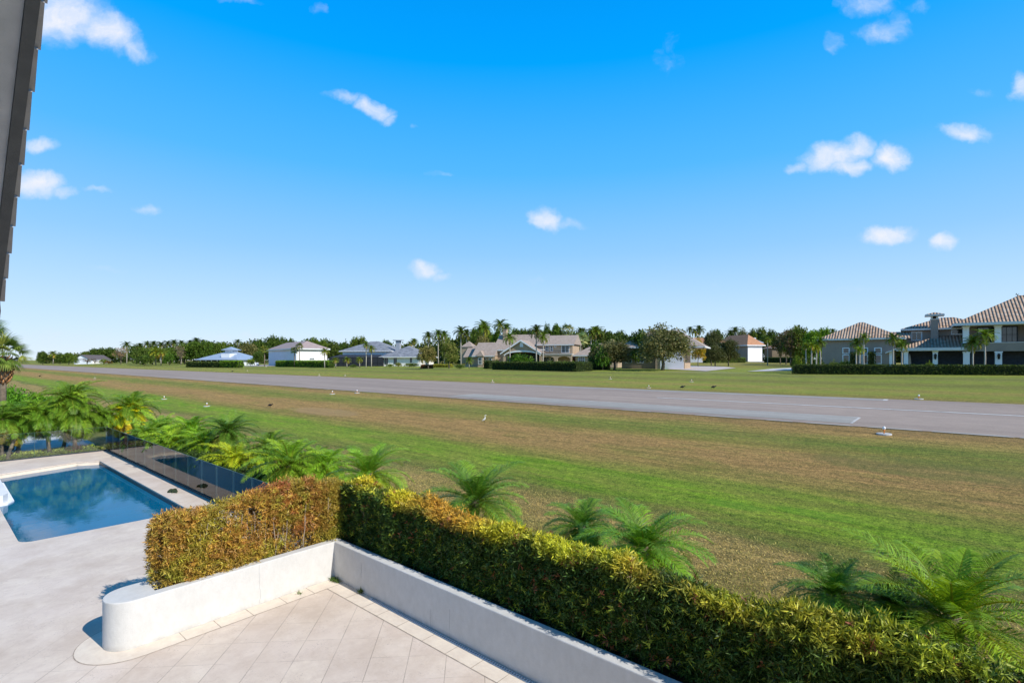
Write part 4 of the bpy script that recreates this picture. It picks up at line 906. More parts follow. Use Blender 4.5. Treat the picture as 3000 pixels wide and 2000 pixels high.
# main block
t1 = 4.0
xa, za = b3(966, 488, t1); xb, zb = b3(1560, 428, t1); xr, _ = b3(1872, 430, t1)
B.part(wallbox(xa+.3, xr, t1, t1+9, za), 'main_wall', 'tan_stucco')
B.part(MB().box(xb-2.5, t1, za, xr, t1+8.9, zb), 'upper_wall', 'tan_stucco')
mb = MB(); zt_ = b3(1275, 314, t1+5)[1]; x_l, x_r = b3(962, 400, t1)[0], b3(1560, 400, t1)[0]
mb.quad((x_l, t1-.6, za), (x_r, t1-.6, za), (x_r, t1+5, zt_), (x_l, t1+5, zt_)); mb.quad((x_r, t1+10.4, za), (x_l, t1+10.4, za), (x_l, t1+5, zt_), (x_r, t1+5, zt_)); mb.quad((x_l, t1+10.4, za), (x_l, t1-.6, za), (x_l, t1+5, zt_)); B.part(mb, 'roof', 'tan_shingle')
mb = MB(); mb.box(x_l-.05, t1-.68, za-.3, x_r, t1-.602, za-.01); B.part(mb, 'fascia', 'trim')
mb = MB(); z5 = b3(1700, 322, t1+5)[1]; xq = b3(1872, 420, t1)[0]+.5; xp = b3(1460, 420, t1)[0]
mb.quad((xp, t1-.7, zb), (xq, t1-.7, zb), (xq, t1+5, z5), (xp, t1+5, z5)); mb.quad((xq, t1+10, zb), (xp, t1+10, zb), (xp, t1+5, z5), (xq, t1+5, z5)); mb.quad((xq, t1-.7, zb), (xq, t1+10, zb), (xq, t1+5, z5)); mb.quad((xp, t1+10, zb), (xp, t1-.7, zb), (xp, t1+5, z5)); B.part(mb, 'upper_roof', 'tan_shingle')
mb = MB(); mb.box(xp, t1-.78, zb-.25, xq+.05, t1-.702, zb-.01); B.part(mb, 'fascia', 'trim')
def bw(X0, Y0, X1, Y1, t, nx=2, ny=2, fr='white_paint', fw=.1):
    a, b = c3(X0, Y0); c, d = c3(X1, Y1); return B.win(a, b, c, d, t, nx, ny, fw, fr)
bw(1558, 440, 1602, 506, t1); bw(1617, 445, 1646, 504, t1, 1, 2); bw(1663, 438, 1683, 460, t1, 1, 1); bw(1745, 434, 1834, 522, t1, 2, 1)
# loggia: balcony slab and arches
xs, z_s = b3(1508, 545, 1.2); xe, _ = b3(1862, 545, 1.2); zbt = b3(1700, 558, 1.2)[1]; mb = MB(); mb.box(xs, 1.1, zbt+.05, xe, t1-.01, z_s+.05); B.part(mb, 'balcony_slab', 'tan_stucco'); mb = MB(); mb.box(xs, 1.0, z_s+.052, xe+.1, t1-.01, z_s+.18); B.part(mb, 'balcony_edge', 'trim')
def archwall(X0, X1, t, ztop, spring, rise, w0, w1, mat='tan_stucco'):
    x0, x1 = b3(X0, 600, t)[0], b3(X1, 600, t)[0]; pts = [(x0, -.6), (x0, ztop), (x1, ztop), (x1, -.6), (x1-w1, -.6)]
    for k in range(13): a = math.pi*k/12; pts.append(((x0+w0+x1-w1)/2+math.cos(a)*(x1-w1-x0-w0)/2, spring+math.sin(a)*rise))
    pts += [(x0+w0, -.6)]; bm = bmesh.new(); vs = [bm.verts.new((p[0], t, p[1])) for p in pts]; E = [bm.edges.new((vs[i], vs[(i+1) % len(vs)])) for i in range(len(vs))]
    r = bmesh.ops.triangle_fill(bm, use_beauty=True, edges=E); g = bmesh.ops.extrude_face_region(bm, geom=bm.faces[:]); bmesh.ops.translate(bm, verts=[v for v in g['geom'] if isinstance(v, bmesh.types.BMVert)], vec=(0, .45, 0)); bmesh.ops.recalc_face_normals(bm, faces=bm.faces)
    me = bpy.data.meshes.new('arch_wall'); bm.to_mesh(me); bm.free(); me.materials.append(M[mat]); return link('arch_wall', me, B.th)
for X0, X1 in ((1505, 1680), (1682, 1862)): archwall(X0, X1, 1.15, zbt+.04, 2.2, .75, .4, .4)
mb = MB(); rz = z_s+.18; mb.box(xs, 1.1, rz+.85, xe, 1.16, rz+.92); mb.box(xs, 1.1, rz+.08, xe, 1.16, rz+.13)
n_ = int((xe-xs)/.3)
for i in range(n_+1): x = xs+(xe-xs)*i/n_; mb.box(x-.015-(.03 if i % 8 == 0 else 0), 1.11, rz, x+.015+(.03 if i % 8 == 0 else 0), 1.15, rz+.85)
B.part(mb, 'balcony_railing', 'black_metal')
bw(1535, 572, 1605, 632, t1, 2, 2); bw(1620, 572, 1650, 632, t1, 1, 2)
# central gable
tg = -.5; ax, az = b3(1278, 372, tg); lx, lz = b3(1052, 522, tg); gx_, gz = b3(1506, 518, tg)
mb = MB(); mb.xprism([(lx+.4, lz), (gx_-.4, gz), (ax, az-.35)], tg+.3, tg+.7)
spx0, spz = b3(1090, 556, tg); spx1, _ = b3(1492, 556, tg); rise = b3(1275, 512, tg)[1]-spz
pts = [(lx+.4, lz)]; 
bm = bmesh.new(); pts = [(lx+.4, -.6), (lx+.4, lz), (ax, az-.3), (gx_-.4, gz), (gx_-.4, -.6), (spx1, -.6)]+[((spx0+spx1)/2+math.cos(a)*(spx1-spx0)/2, spz+math.sin(a)*rise) for a in np.linspace(0, math.pi, 15)]+[(spx0, -.6)]
vs = [bm.verts.new((p[0], tg+.3, p[1])) for p in pts]; E = [bm.edges.new((vs[i], vs[(i+1) % len(vs)])) for i in range(len(vs))]; bmesh.ops.triangle_fill(bm, use_beauty=True, edges=E)
g_ = bmesh.ops.extrude_face_region(bm, geom=bm.faces[:]); bmesh.ops.translate(bm, verts=[v for v in g_['geom'] if isinstance(v, bmesh.types.BMVert)], vec=(0, .4, 0)); bmesh.ops.recalc_face_normals(bm, faces=bm.faces)
me = bpy.data.meshes.new('gable_wall'); bm.to_mesh(me); bm.free(); me.materials.append(M['tan_stucco']); link('gable_wall', me, B.th)
mb = MB(); A_ = np.linspace(0, math.pi, 15); cxm = (spx0+spx1)/2; rx = (spx1-spx0)/2
for a, b in zip(A_[:-1], A_[1:]):
    p = [(cxm+math.cos(a)*rx, spz+math.sin(a)*rise), (cxm+math.cos(b)*rx, spz+math.sin(b)*rise)]; q = [(cxm+math.cos(b)*(rx+.25), spz+math.sin(b)*(rise+.42)), (cxm+math.cos(a)*(rx+.25), spz+math.sin(a)*(rise+.42))]; mb.xprism(p+q, tg+.2, tg+.298)
B.part(mb, 'arch_trim', 'white_paint')
mb = MB(); s1 = (az-lz)/(ax-lx); s2 = (az-gz)/(ax-gx_)
mb.quad((lx-.2, tg-.3, lz-.1), (ax, tg-.3, az), (ax, t1+4, az), (lx-.2, t1+4, lz-.1)); mb.quad((ax, tg-.3, az), (gx_+.2, tg-.3, gz-.1), (gx_+.2, t1+4, gz-.1), (ax, t1+4, az)); B.part(mb, 'gable_roof', 'tan_shingle')
mb = MB(); mb.xprism([(lx-.2, lz-.45), (ax, az-.4), (ax, az-.02), (lx-.2, lz-.12)], tg-.35, tg-.2); mb.xprism([(ax, az-.4), (gx_+.2, gz-.45), (gx_+.2, gz-.12), (ax, az-.02)], tg-.35, tg-.2); B.part(mb, 'gable_trim', 'white_paint')
x_, z_ = b3(1282, 390, tg); _, z0_ = b3(1282, 455, tg); B.part(MB().box(x_-.45, tg+.2, z0_, x_+.45, tg+.296, z_), 'gable_vent', 'white_paint')
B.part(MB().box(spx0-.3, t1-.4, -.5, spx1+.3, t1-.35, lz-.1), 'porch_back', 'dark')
# chimney
x0, z1 = b3(1079, 262, t1+3.5); x1, z0 = b3(1118, 330, t1+3.5); B.part(MB().box(x0, t1+3, z0-2, x1, t1+4.2, z1), 'chimney', 'tan_stucco'); B.part(MB().box(x0-.1, t1+2.9, z1+.002, x1+.1, t1+4.3, z1+.2), 'chimney_cap', 'tan_shingle')
# left low wing
tw = 1.5; xl, ze_ = b3(718, 557, tw); xr_, _ = b3(978, 557, tw); zt2 = b3(830, 405, tw+4.5)[1]
B.part(wallbox(b3(775, 600, tw)[0], xr_-.1, tw+.5, tw+8.6, ze_-.05), 'wing_wall', 'tan_stucco')
mb = MB(); mb.quad((xl, tw-.2, ze_), (xr_, tw-.2, ze_), (xr_, tw+4.5, zt2), (xl, tw+4.5, zt2)); mb.quad((xl, tw+9.2, ze_), (xl, tw-.2, ze_), (xl, tw+4.5, zt2)); mb.quad((xr_, tw-.2, ze_), (xr_, tw+9.2, ze_), (xr_, tw+4.5, zt2)); mb.quad((xr_, tw+9.2, ze_), (xl, tw+9.2, ze_), (xl, tw+4.5, zt2), (xr_, tw+4.5, zt2)); B.part(mb, 'wing_roof', 'tan_shingle')
B.part(MB().box(xl-.05, tw-.28, ze_-.25, xr_, tw-.202, ze_-.01), 'fascia', 'trim')
dx0, dz0 = b3(765, 560, tw-.9); dx1, _ = b3(850, 560, tw-.9); dm, dt = b3(808, 498, tw-.9); mb = MB(); mb.quad((dx0, tw-.9, dz0), (dm, tw-.6, dt), (dm, tw+2.6, dt), (dx0, tw+2.6, dz0)); mb.quad((dm, tw-.6, dt), (dx1, tw-.9, dz0), (dx1, tw+2.6, dz0), (dm, tw+2.6, dt)); mb.quad((dx0, tw-.9, dz0), (dx1, tw-.9, dz0), (dm, tw-.6, dt)); B.part(mb, 'bay_roof', 'tan_shingle')
B.part(wallbox(dx0+.3, dx1-.3, tw-.5, tw+.49, ze_-.3), 'bay_wall', 'tan_stucco')
bw(788, 580, 832, 655, tw-.5, 2, 2, 'trim'); bw(846, 580, 880, 650, tw+.5, 1, 2, 'trim'); bw(912, 580, 945, 645, tw+.5, 1, 2)
# far left wing
xl2, z6 = b3(617, 572, 4); xr2, _ = b3(722, 572, 4); z7 = b3(660, 442, 8)[1]
B.part(wallbox(xl2+.5, xr2+3, 4.3, 12, z6-.02), 'side_wall', 'tan_stucco'); mb = MB(); mb.quad((xl2, 3.8, z6), (xr2+2, 3.8, z6), (xr2+2, 8, z7), (xl2, 8, z7)); mb.quad((xr2+2, 12.2, z6), (xl2, 12.2, z6), (xl2, 8, z7), (xr2+2, 8, z7)); mb.quad((xl2, 12.2, z6), (xl2, 3.8, z6), (xl2, 8, z7)); B.part(mb, 'side_roof', 'tan_shingle')
kx, kz = b3(686, 442, 9); kt = b3(686, 378, 9)[1]; mb = MB(); mb.hip(kx-1.9, 7.1, kx+1.9, 10.9, kz-.3, (kt-kz)/1.9, 0); B.part(mb, 'turret_roof', 'tan_shingle'); B.part(MB().box(kx-1.7, 7.3, 1, kx+1.7, 10.7, kz-.46), 'turret_wall', 'tan_stucco')
# right low wing
rx, rz_ = b3(1868, 549, 2); rxe, _ = b3(2160, 549, 2); zt3 = b3(2080, 412, 7)[1]
hiproof(B, rx+.6, 2.6, rxe+5, 12.5, rz_, zt3-rz_, 'tan_shingle', .6); B.part(wallbox(rx+.7, rxe+5, 2.7, 12, rz_-.1), 'right_wall', 'tan_stucco'); bw(1935, 565, 2012, 638, 2.7, 3, 2)

# ===== dark brown house behind the spreading tree, with white garage door
c4 = lambda X, Y: (1700+X/3.618, 900+Y/3.618)
D = Fac(1930, 112, R_(40.7-26), 'brown_stucco_house', 'brown house with tall white garage door half hidden behind the spreading tree', 'house')
def b4(X, Y, t=0): return D.P(*c4(X, Y), t)
x0, zt = b4(440, 425); x1, _ = b4(800, 425); D.part(wallbox(x0, x1, 0, 10, zt), 'wall', 'brown_stucco'); hiproof(D, x0, 0, x1+9.5, 11, zt+.05, 3.9, 'tan_shingle', .7)
x2, _ = b4(1112, 425); D.part(wallbox(x1+.002, x2, -.5, 9, zt-.1), 'garage_wall', 'tan_stucco')
dx0, dz = b4(848, 440, -.5); dx1, _ = b4(1098, 440, -.5); D.part(MB().box(dx0, -.6, 0, dx1, -.502, dz), 'garage_door', 'door_white')
for X in (520, 640): a, b = c4(X-40, 500); c, d = c4(X+30, 590); D.win(a, b, c, d, 0, 2, 2)

# ===== terracotta house with white hangar door
E_ = Fac(2189, 150, 0, 'terracotta_roofed_hangar', 'hangar house with orange-brown roof and tall white sliding door', 'hangar')
cg = lambda X, Y: (1950+X/5.2267, 950+Y/5.2267)
E_.th.rotation_euler = (0, 0, R_(52)); E_ = Fac.__new__(Fac)
th_old = bpy.data.objects['terracotta_roofed_hangar']; bpy.data.objects.remove(th_old)
E_ = Fac(2190, 230, R_(58), 'terracotta_roofed_hangar', 'hangar with orange-brown roof and tall white sliding door', 'hangar')
x1, zt = E_.P(2233, 1011); z0w = zt
wdt = x1; dep = float(np.linalg.solve(np.array([[E_.b[0], -(Fw+(2098-1500)/FPX*Rt)[0]], [E_.b[1], -(Fw+(2098-1500)/FPX*Rt)[1]]]), -np.array(E_.p[:2]))[0]); dep = min(abs(dep), 30)
E_.part(wallbox(0, wdt, 0, dep, zt), 'wall', 'beige_stucco'); E_.part(MB().box(.1, -.12, 0, wdt-.1, -.003, zt-.3), 'sliding_door', 'door_white')
zr = zat(E_, wdt/2, dep/2, 982); hiproof(E_, 0, 0, wdt, dep, zt+.05, zr-zt, 'orange_tile', 1.0, 'white_paint', .4)
# long orange roof further left (same estate)
G = Fac(1990, 215, R_(20), 'orange_roofed_house', 'low house with orange roof seen between the yellowing tree and dark tree', 'house')
xx, zz = G.P(2130, 1004); G.part(wallbox(0, xx, 0, 9, zz), 'wall', 'ivory_stucco'); hiproof(G, 0, 0, xx, 9, zz, 2.4, 'orange_tile', .6)
H = Fac(2150, 270, R_(30), 'grey_roofed_house', 'house with pale grey roof and white chimney behind the orange-brown hangar', 'house')
xx, zz = H.P(2232, 1003); H.part(wallbox(0, xx, 0, 10, zz), 'wall', 'blue_white'); hiproof(H, 0, 0, xx, 10, zz, 3.2, 'blue_metal', .8)
x0, zc = H.P(2205, 989, 2); x1, _ = H.P(2215, 989, 2); H.part(MB().box(x0, 2, zz, x1, 3.2, zc), 'chimney', 'white_paint')
I_ = Fac(2262, 240, R_(35), 'low_brown_house', 'low shaded brown house with a white gridded window, half hidden by grey trees', 'house')
xx, zz = I_.P(2340, 1018); I_.part(wallbox(0, xx, 0, 9, zz), 'wall', 'brown_stucco'); hiproof(I_, 0, 0, xx, 9, zz, 2.2, 'orange_tile', .6); I_.win(2278, 1023, 2290, 1031, 0, 3, 1, .2, 'white_paint')

# ===== grey slate house with dark pool screen
c2 = lambda X, Y: (550+X/3.36, 900+Y/3.36)
K = Fac(1121, 165, R_(40.7-10), 'slate_roofed_house', 'white house with mottled grey slate hip roofs and a dark screened pool room', 'house')
def b2(X, Y, t=0, F=K): return F.P(*c2(X, Y), t)
x1, zt = b2(2290, 487); K.part(wallbox(0, x1, 0, 13, zt), 'wall', 'ivory_stucco'); zr = zat(K, x1/2, 7, c2(0, 380)[1])
hiproof(K, 0, 0, x1, 14, zt+.02, zr-zt, 'grey_shingle', .9)
for X0, X1, Y1 in ((1940, 1970, 560), (2028, 2057, 558), (2188, 2206, 542)):
    a, b = c2(X0, 497); c, d = c2(X1, Y1); K.win(a, b, c, d, 0, 1, 3, .14, 'frame_dark')
K2x0, z2 = b2(1525, 430, 8); K2x1, _ = b2(1990, 430, 8); K.part(wallbox(K2x0, K2x1, 8, 22, z2), 'upper_wall', 'blue_white'); zr2 = zat(K, (K2x0+K2x1)/2, 15, c2(0, 336)[1]); hiproof(K, K2x0, 8, K2x1, 22, z2+.02, zr2-z2, 'grey_shingle', .9)
sx0, sz = b2(1392, 492, -1); sx1, _ = b2(1918, 492, -1)
# screen enclosure: mesh panels on a frame with a low mansard top
mb = MB(); t0_, t1_ = -1, 7; zt_s = b2(1500, 466, 1.5)[1]
mb.box(sx0, t0_, -.4, sx1, t0_+.03, sz); mb.box(sx0, t0_, -.4, sx0+.03, t1_, sz); mb.box(sx1-.03, t0_, -.4, sx1, -.05, sz)
mb.quad((sx0, t0_, sz), (sx1, t0_, sz), (sx1-1.5, t0_+2.5, zt_s), (sx0+2.5, t0_+2.5, zt_s)); mb.quad((sx0, t1_, sz), (sx0, t0_, sz), (sx0+2.5, t0_+2.5, zt_s), (sx0+2.5, t1_, zt_s)); mb.quad((sx0+2.5, t0_+2.5, zt_s), (sx1-1.5, t0_+2.5, zt_s), (sx1-1.5, t1_, zt_s), (sx0+2.5, t1_, zt_s)); sc = K.part(mb, 'pool_screen', 'screen')
mb = MB()
for i in range(12): x = sx0+(sx1-sx0)*i/11; mb.box(x-.05, t0_-.06, -.4, x+.05, t0_-.002, sz)
for z in (1.0, sz-.05): mb.box(sx0, t0_-.05, z, sx1, t0_-.003, z+.08)
K.part(mb, 'screen_frame', 'black_metal', sc)
cx_, cz = b2(2066, 328, 9); K.part(MB().box(cx_-.7, 9, 3, cx_+.7, 10.4, cz), 'chimney', 'metal_grey'); K.part(MB().box(cx_-1.6, 8.6, cz, cx_+1.6, 10.8, cz+.25), 'chimney_cap', 'metal_grey')

# ===== hangar with pink-grey hip roof
L_ = Fac(868, 190, 0, 'hip_roofed_hangar', 'white hangar with rose-grey hip roof and wide pale blue-grey door', 'hangar')
bpy.data.objects.remove(L_.th)
# local x runs along the sunlit side wall, y runs back along the door wall (to the left)
L_ = Fac(868, 178, R_(80), 'hip_roofed_hangar', 'white hangar with rose-grey hip roof and wide shaded blue-grey door', 'hangar')
x1, zt = L_.P(*c2(1372, 408)); dW = np.linalg.solve(np.array([[L_.b[0], -(Fw+(787-1500)/FPX*Rt)[0]], [L_.b[1], -(Fw+(787-1500)/FPX*Rt)[1]]]), -np.array(L_.p[:2]))[0]
L_.part(wallbox(0, x1, 0, dW, zt), 'wall', 'ivory_stucco'); L_.part(MB().box(-.12, .3, 0, -.003, dW-.5, L_.Z(868, 1028)), 'hangar_door', 'shade_blue_door')
zr = zat(L_, x1/2, dW/2, 1001.5); hiproof(L_, 0, 0, x1, dW, zt+.05, zr-zt, 'rose_shingle', .8, 'trim', .45)
a, b = c2(1197, 496); c, d = c2(1248, 519); L_.win(a, b, c, d, 0, 2, 2, .14, 'white_paint')

# ===== blue metal roofed pavilion house
Mh = Fac(600, 200, R_(40.7-10), 'blue_roofed_house', 'low house with pale blue metal pyramid roof and small cupola', 'house')
x0, zt = Mh.P(*c2(65, 515)); x1, _ = Mh.P(*c2(490, 518)); Mh.part(wallbox(x0+2, x1-1, 1.5, 14, zt), 'wall', 'blue_white'); w_ = x1-x0
zr = zat(Mh, (x0+x1)/2, 8, c2(0, 428)[1]); mb = MB(); mb.hip(x0, 0, x1, min(w_, 17), zt, (zr-zt)/(min(w_, 17)/2), 0); Mh.part(mb, 'roof', 'blue_metal')
for i in range(7): x = x0+2.2+(w_-4)*i/6; Mh.part(MB().box(x-.12, .4, -.5, x+.12, .65, zt-.15), 'post', 'white_paint')
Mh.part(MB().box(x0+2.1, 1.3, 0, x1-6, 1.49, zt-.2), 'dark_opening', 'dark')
cx_ = (x0+x1)/2; cy_ = min(w_, 17)/2; zc = Mh.Z(*c2(315, 405), 8); Mh.part(MB().box(cx_-1.6, cy_-1.6, zr-1, cx_+1.6, cy_+1.6, zc-.6), 'cupola', 'white_paint'); mb = MB(); mb.hip(cx_-2.6, cy_-2.6, cx_+2.6, cy_+2.6, zc-.6, .5, 0); Mh.part(mb, 'cupola_roof', 'blue_metal')
a, zA = Mh.P(*c2(328, 457), 2); b, zB = Mh.P(*c2(412, 502), 2); Mh.part(MB().box(a, 2, zt, b, 6, zA), 'dormer', 'white_paint')
# ===== white gabled house far left
c1 = lambda X, Y: (X/3.92, 900+Y/3.92)
N_ = Fac(217, 330, R_(40.7+8), 'white_gabled_house', 'small white gabled house with dark roof at the far left of the treeline', 'house')
x1, zt = N_.P(*c1(1020, 592)); zr = N_.Z(*c1(925, 548)); N_.part(wallbox(0, x1, 0, 22, zt), 'wall', 'blue_white'); mb = MB(); mb.xprism([(0, zt), (x1, zt), (x1*.5, zr)], .05, .3); N_.part(mb, 'gable', 'blue_white')
mb = MB(); mb.quad((-.6, -.6, zt-.3), (x1*.5, -.6, zr+.2), (x1*.5, 22, zr+.2), (-.6, 22, zt-.3)); mb.quad((x1*.5, -.6, zr+.2), (x1+.6, -.6, zt-.3), (x1+.6, 22, zt-.3), (x1*.5, 22, zr+.2)); N_.part(mb, 'roof', 'dark_shingle')
N_.part(wallbox(x1, N_.S(290, 4), 4, 14, zt-1), 'side_wing', 'ivory_stucco')

# ---------------------------------------------------------------- drives and paths across the field
def gpoly(pts, name, mat, dz=.06):
    P = [GH(*p)[0] for p in pts]; mb = MB(); mb.prism([(p[0], p[1]) for p in P], 0, 0)
    n = len(P); mb = MB(); mb.quad(*[(p[0], p[1], p[2]+dz) for p in P]); tag(mb.build(name, M[mat]), kind='structure')
gpoly([cg(20, 690), cg(620, 722), cg(1080, 672), cg(890, 652), cg(300, 634)], 'driveway', 'drive', .09)
gpoly([(2191, 1060), (2332, 1063), (2332, 1059.3), (2240, 1058.6)], 'driveway', 'drive', .09)
gpoly([cg(1240, 727), cg(1500, 722), cg(1945, 712), cg(1945, 668), cg(1640, 683)], 'garden_path', 'concrete', .09)
gpoly([c2(540, 586), c2(862, 580), c2(862, 563), c2(700, 566)], 'driveway', 'drive', .09)
gpoly([(2010, 1061), (2070, 1062), (2070, 1059.5), (2010, 1059)], 'driveway', 'concrete', .09)
# ---------------------------------------------------------------- vegetation
PT = {}
def proto(kind, var):
    k = (kind, var)
    if k not in PT:
        rng = np.random.default_rng(100+var*17+len(kind))
        if kind in ('round', 'big', 'olive', 'bare', 'bush', 'pine'): PT[k] = make_tree_proto(kind, 10+var)
        elif kind == 'royal':      # feather palm far away, frond length ~ 3
            V, Cc = pinnate(rng, 26, 3.6, 16, .9, .15, 1.4, -.55, 1.9, GREENS, [(1, (.12, .15, .04)), (1, (.16, .15, .05))], thick=.6)
            mb = MB(); mb.tube([(0, 0, -9), (.1, 0, -5), (0, 0, -1), (0, 0, .1)], [.26, .22, .2, .16], 8); PT[k] = (fmesh('feather_palm_crown', V, None, Cc, M['leaf_far']), mb.mesh('palm_trunk', M['pale_trunk']))
        elif kind == 'sabal':
            V, Cc = fanpalm(rng, 34, 2.2, [(2, (.07, .11, .035)), (2, (.10, .14, .045)), (1, (.16, .18, .06))])
            mb = MB(); mb.tube([(0, 0, -8), (.08, 0, -4), (0, 0, -.6), (0, 0, .1)], [.22, .2, .22, .16], 8); PT[k] = (fmesh('fan_palm_crown', V, None, Cc, M['leaf_far']), mb.mesh('palm_trunk', M['trunk']))
        elif kind == 'pygmy':
            y = [(2, (.10, .19, .03)), (2, (.075, .15, .03)), (1.5, (.14, .23, .04))]
            V, Cc = pinnate(rng, [58, 50, 64][var], 1.28, 42, .30, .0165, 1.35, [-.75, -.6, -.95][var], [2.1, 1.8, 2.4][var], y, [(2, (.12, .17, .035)), (1, (.2, .2, .05)), (.6, (.22, .16, .08))], vlift=.25, sag=.7, thick=1.0, power=1.25)
            mb = MB(); mb.tube([(0, 0, -.55), (0, 0, -.3), (0, 0, -.1), (0, 0, .1)], [.07, .11, .13, .05], 8)
            PT[k] = (fmesh('pygmy_palm_crown', V, None, Cc, M['leaf']), mb.mesh('boots', M['trunk']))
        elif kind == 'pygmyhi':
            y = [(2, (.09, .18, .035)), (2, (.07, .14, .03)), (1.5, (.13, .22, .04))]
            V, Cc = pinnate(rng, [40, 34, 46][var], 1.3, 74, .27, .0105, 1.3, [-.3, -.15, -.5][var], [1.75, 1.5, 2.1][var], y, [(1, (.15, .21, .035))], vlift=.3, sag=.45, thick=1.0, power=1.3)
            mb = MB(); mb.tube([(0, 0, -.55), (0, 0, -.3), (0, 0, -.1), (0, 0, .1)], [.07, .11, .13, .05], 8)
            PT[k] = (fmesh('date_palm_crown', V, None, Cc, M['leaf']), mb.mesh('boots', M['trunk']))
    return PT[k]
HT = {'round': 10.2*.92, 'big': 8*.98, 'olive': 8*.96, 'bare': 7.8, 'bush': 2.0, 'pine': 12.6}
RAD = {'round': 4.7, 'big': 4.9, 'olive': 4.8, 'bare': 4.3, 'bush': 2.0, 'pine': 2.0}
HT['round'] = 7.5
rnd = random.Random(77)
NAMES = {'round': 'broadleaf_tree', 'big': 'spreading_tree', 'olive': 'broadleaf_tree', 'bare': 'leafless_tree', 'bush': 'shrub', 'pine': 'norfolk_pine', 'royal': 'feather_palm', 'sabal': 'fan_palm'}
CATS = {'round': 'tree', 'big': 'tree', 'olive': 'tree', 'bare': 'tree', 'bush': 'shrub', 'pine': 'tree', 'royal': 'palm', 'sabal': 'palm'}
def tree(kind, px, ptop, hw, Z, label, group=None, color=(1, 1, 1), var=None, trunk=None, loc=None, pbot=None):
    """px centre, ptop top row, hw half width in photo px, Z distance"""
    var = rnd.randrange(3) if var is None else var; cr, tr = proto(kind, var); p = loc or AT(px, Z); r = hw*Z/FPX
    if kind in HT:
        h = HZ(ptop, Z)-p[2]; t = thing(NAMES[kind], label, CATS[kind], p, rnd.uniform(0, 6.28), group)
        o = link('crown' if kind != 'bush' else 'foliage', cr, t, color=color); link('trunk' if kind != 'bush' else 'stems', tr, t); t.scale = (r/RAD[kind], r/RAD[kind], h/HT[kind])
        if kind == 'bush': t.scale = (r/RAD[kind], r/RAD[kind], h/1.95)
    else:
        zc = (HZ(ptop, Z)+ (-.55 if kind == 'royal' else -.6)*r-p[2]) ; s = r/({'royal': 2.9, 'sabal': 2.0}[kind]); t = thing(NAMES[kind], label, 'palm', p, rnd.uniform(0, 6.28), group)
        c = link('crown', cr, t, (0, 0, zc), color=color); c.scale = (s, s, s*.95)
        k = link('trunk', tr, t, (0, 0, zc)); hh = 9 if kind == 'royal' else 8; k.scale = (min(1.1, max(.6, s*.9)),)*2+((zc+.3)/hh,)
    return t
TL = 'treeline behind the far houses'
x1_, x2_, x3_, x4_ = (lambda X: X/3.92), (lambda X: 550+X/3.36), (lambda X: 1200+X/3.92), (lambda X: 1700+X/3.618)
y1_ = lambda Y: 900+Y/3.92; y2_ = lambda Y: 900+Y/3.36; y4_ = lambda Y: 900+Y/3.618
dk, gy, yg, ol = (.7, .75, .7), (1.0, .9, 1.0), (1.5, 1.35, .9), (1.15, 1.05, .9)
def far(lst, xf, yf, sc, Z, col=(1, 1, 1)):
    for e in lst:
        kind, X, Y, w, lab = e[:5]; c = e[5] if len(e) > 5 else col; z = e[6] if len(e) > 6 else Z; tree(kind, xf(X), yf(Y), w/sc, z, lab, TL, c)
far([('round', 490, 512, 60, 'dark round tree right of the large fan palm at the far left', dk), ('royal', 610, 506, 55, 'yellow-green palm in the far-left clump, between two dark trees', yg), ('round', 690, 530, 50, 'dark low tree just right of the yellow-green palm at the far left', dk),
     ('round', 790, 522, 60, 'mid-green tree just left of the white gabled house', (1.1, 1.1, .9), 310), ('bush', 860, 552, 45, 'low green bush touching the left side of the white gabled house', (1, 1, 1), 320),
     ('round', 985, 508, 55, 'grey-green tree rising behind the ridge of the white gabled house', gy, 370), ('round', 1085, 480, 70, 'dark tree behind the right end of the white gabled house', dk, 370), ('round', 1180, 474, 90, 'dark dense tree right of the white gabled house', dk, 370),
     ('round', 1265, 470, 75, 'dark tree between the white gabled house and the leafless brown tree', dk, 370), ('bare', 1390, 452, 95, 'leafless brown tree below the lone tall palm', (1, 1, 1), 300), ('royal', 1455, 400, 62, 'lone tall palm standing above the leafless brown tree', dk, 320),
     ('bare', 1000, 585, 70, 'small purple-brown tree in front of the white gabled house', (.6, .55, .6), 305), ('bare', 1090, 590, 45, 'small bare dark tree right of the white gabled house front', (.5, .5, .5), 305), ('bush', 1190, 588, 45, 'light green bush between bare trees near the white gabled house', yg, 300),
     ('bush', 1250, 605, 45, 'reddish dark bush beside the leafless brown tree', (1.6, .7, .8), 300), ('round', 1570, 440, 90, 'dark tree right of the lone tall palm', dk, 300)], x1_, y1_, 3.92, 340)
far([('royal', 1610, 418, 55, 'palm at the left end of the long palm row', dk), ('royal', 1690, 396, 58, 'second palm of the long far palm row', dk), ('royal', 1765, 393, 58, 'third palm of the long far palm row', dk), ('royal', 1850, 400, 60, 'fourth palm of the long far palm row', dk),
     ('royal', 1925, 388, 55, 'fifth palm of the long far palm row', dk), ('royal', 2000, 376, 62, 'sixth palm of the long far palm row, slightly taller', dk), ('royal', 2085, 385, 55, 'seventh palm of the long far palm row', dk), ('royal', 2180, 385, 55, 'eighth palm of the long far palm row', dk), ('royal', 2255, 358, 62, 'tall palm above the dense trees left of the blue-roofed house', dk), ('royal', 2330, 378, 52, 'palm at the right end of the long palm row', dk)], x1_, y1_, 3.92, 290)
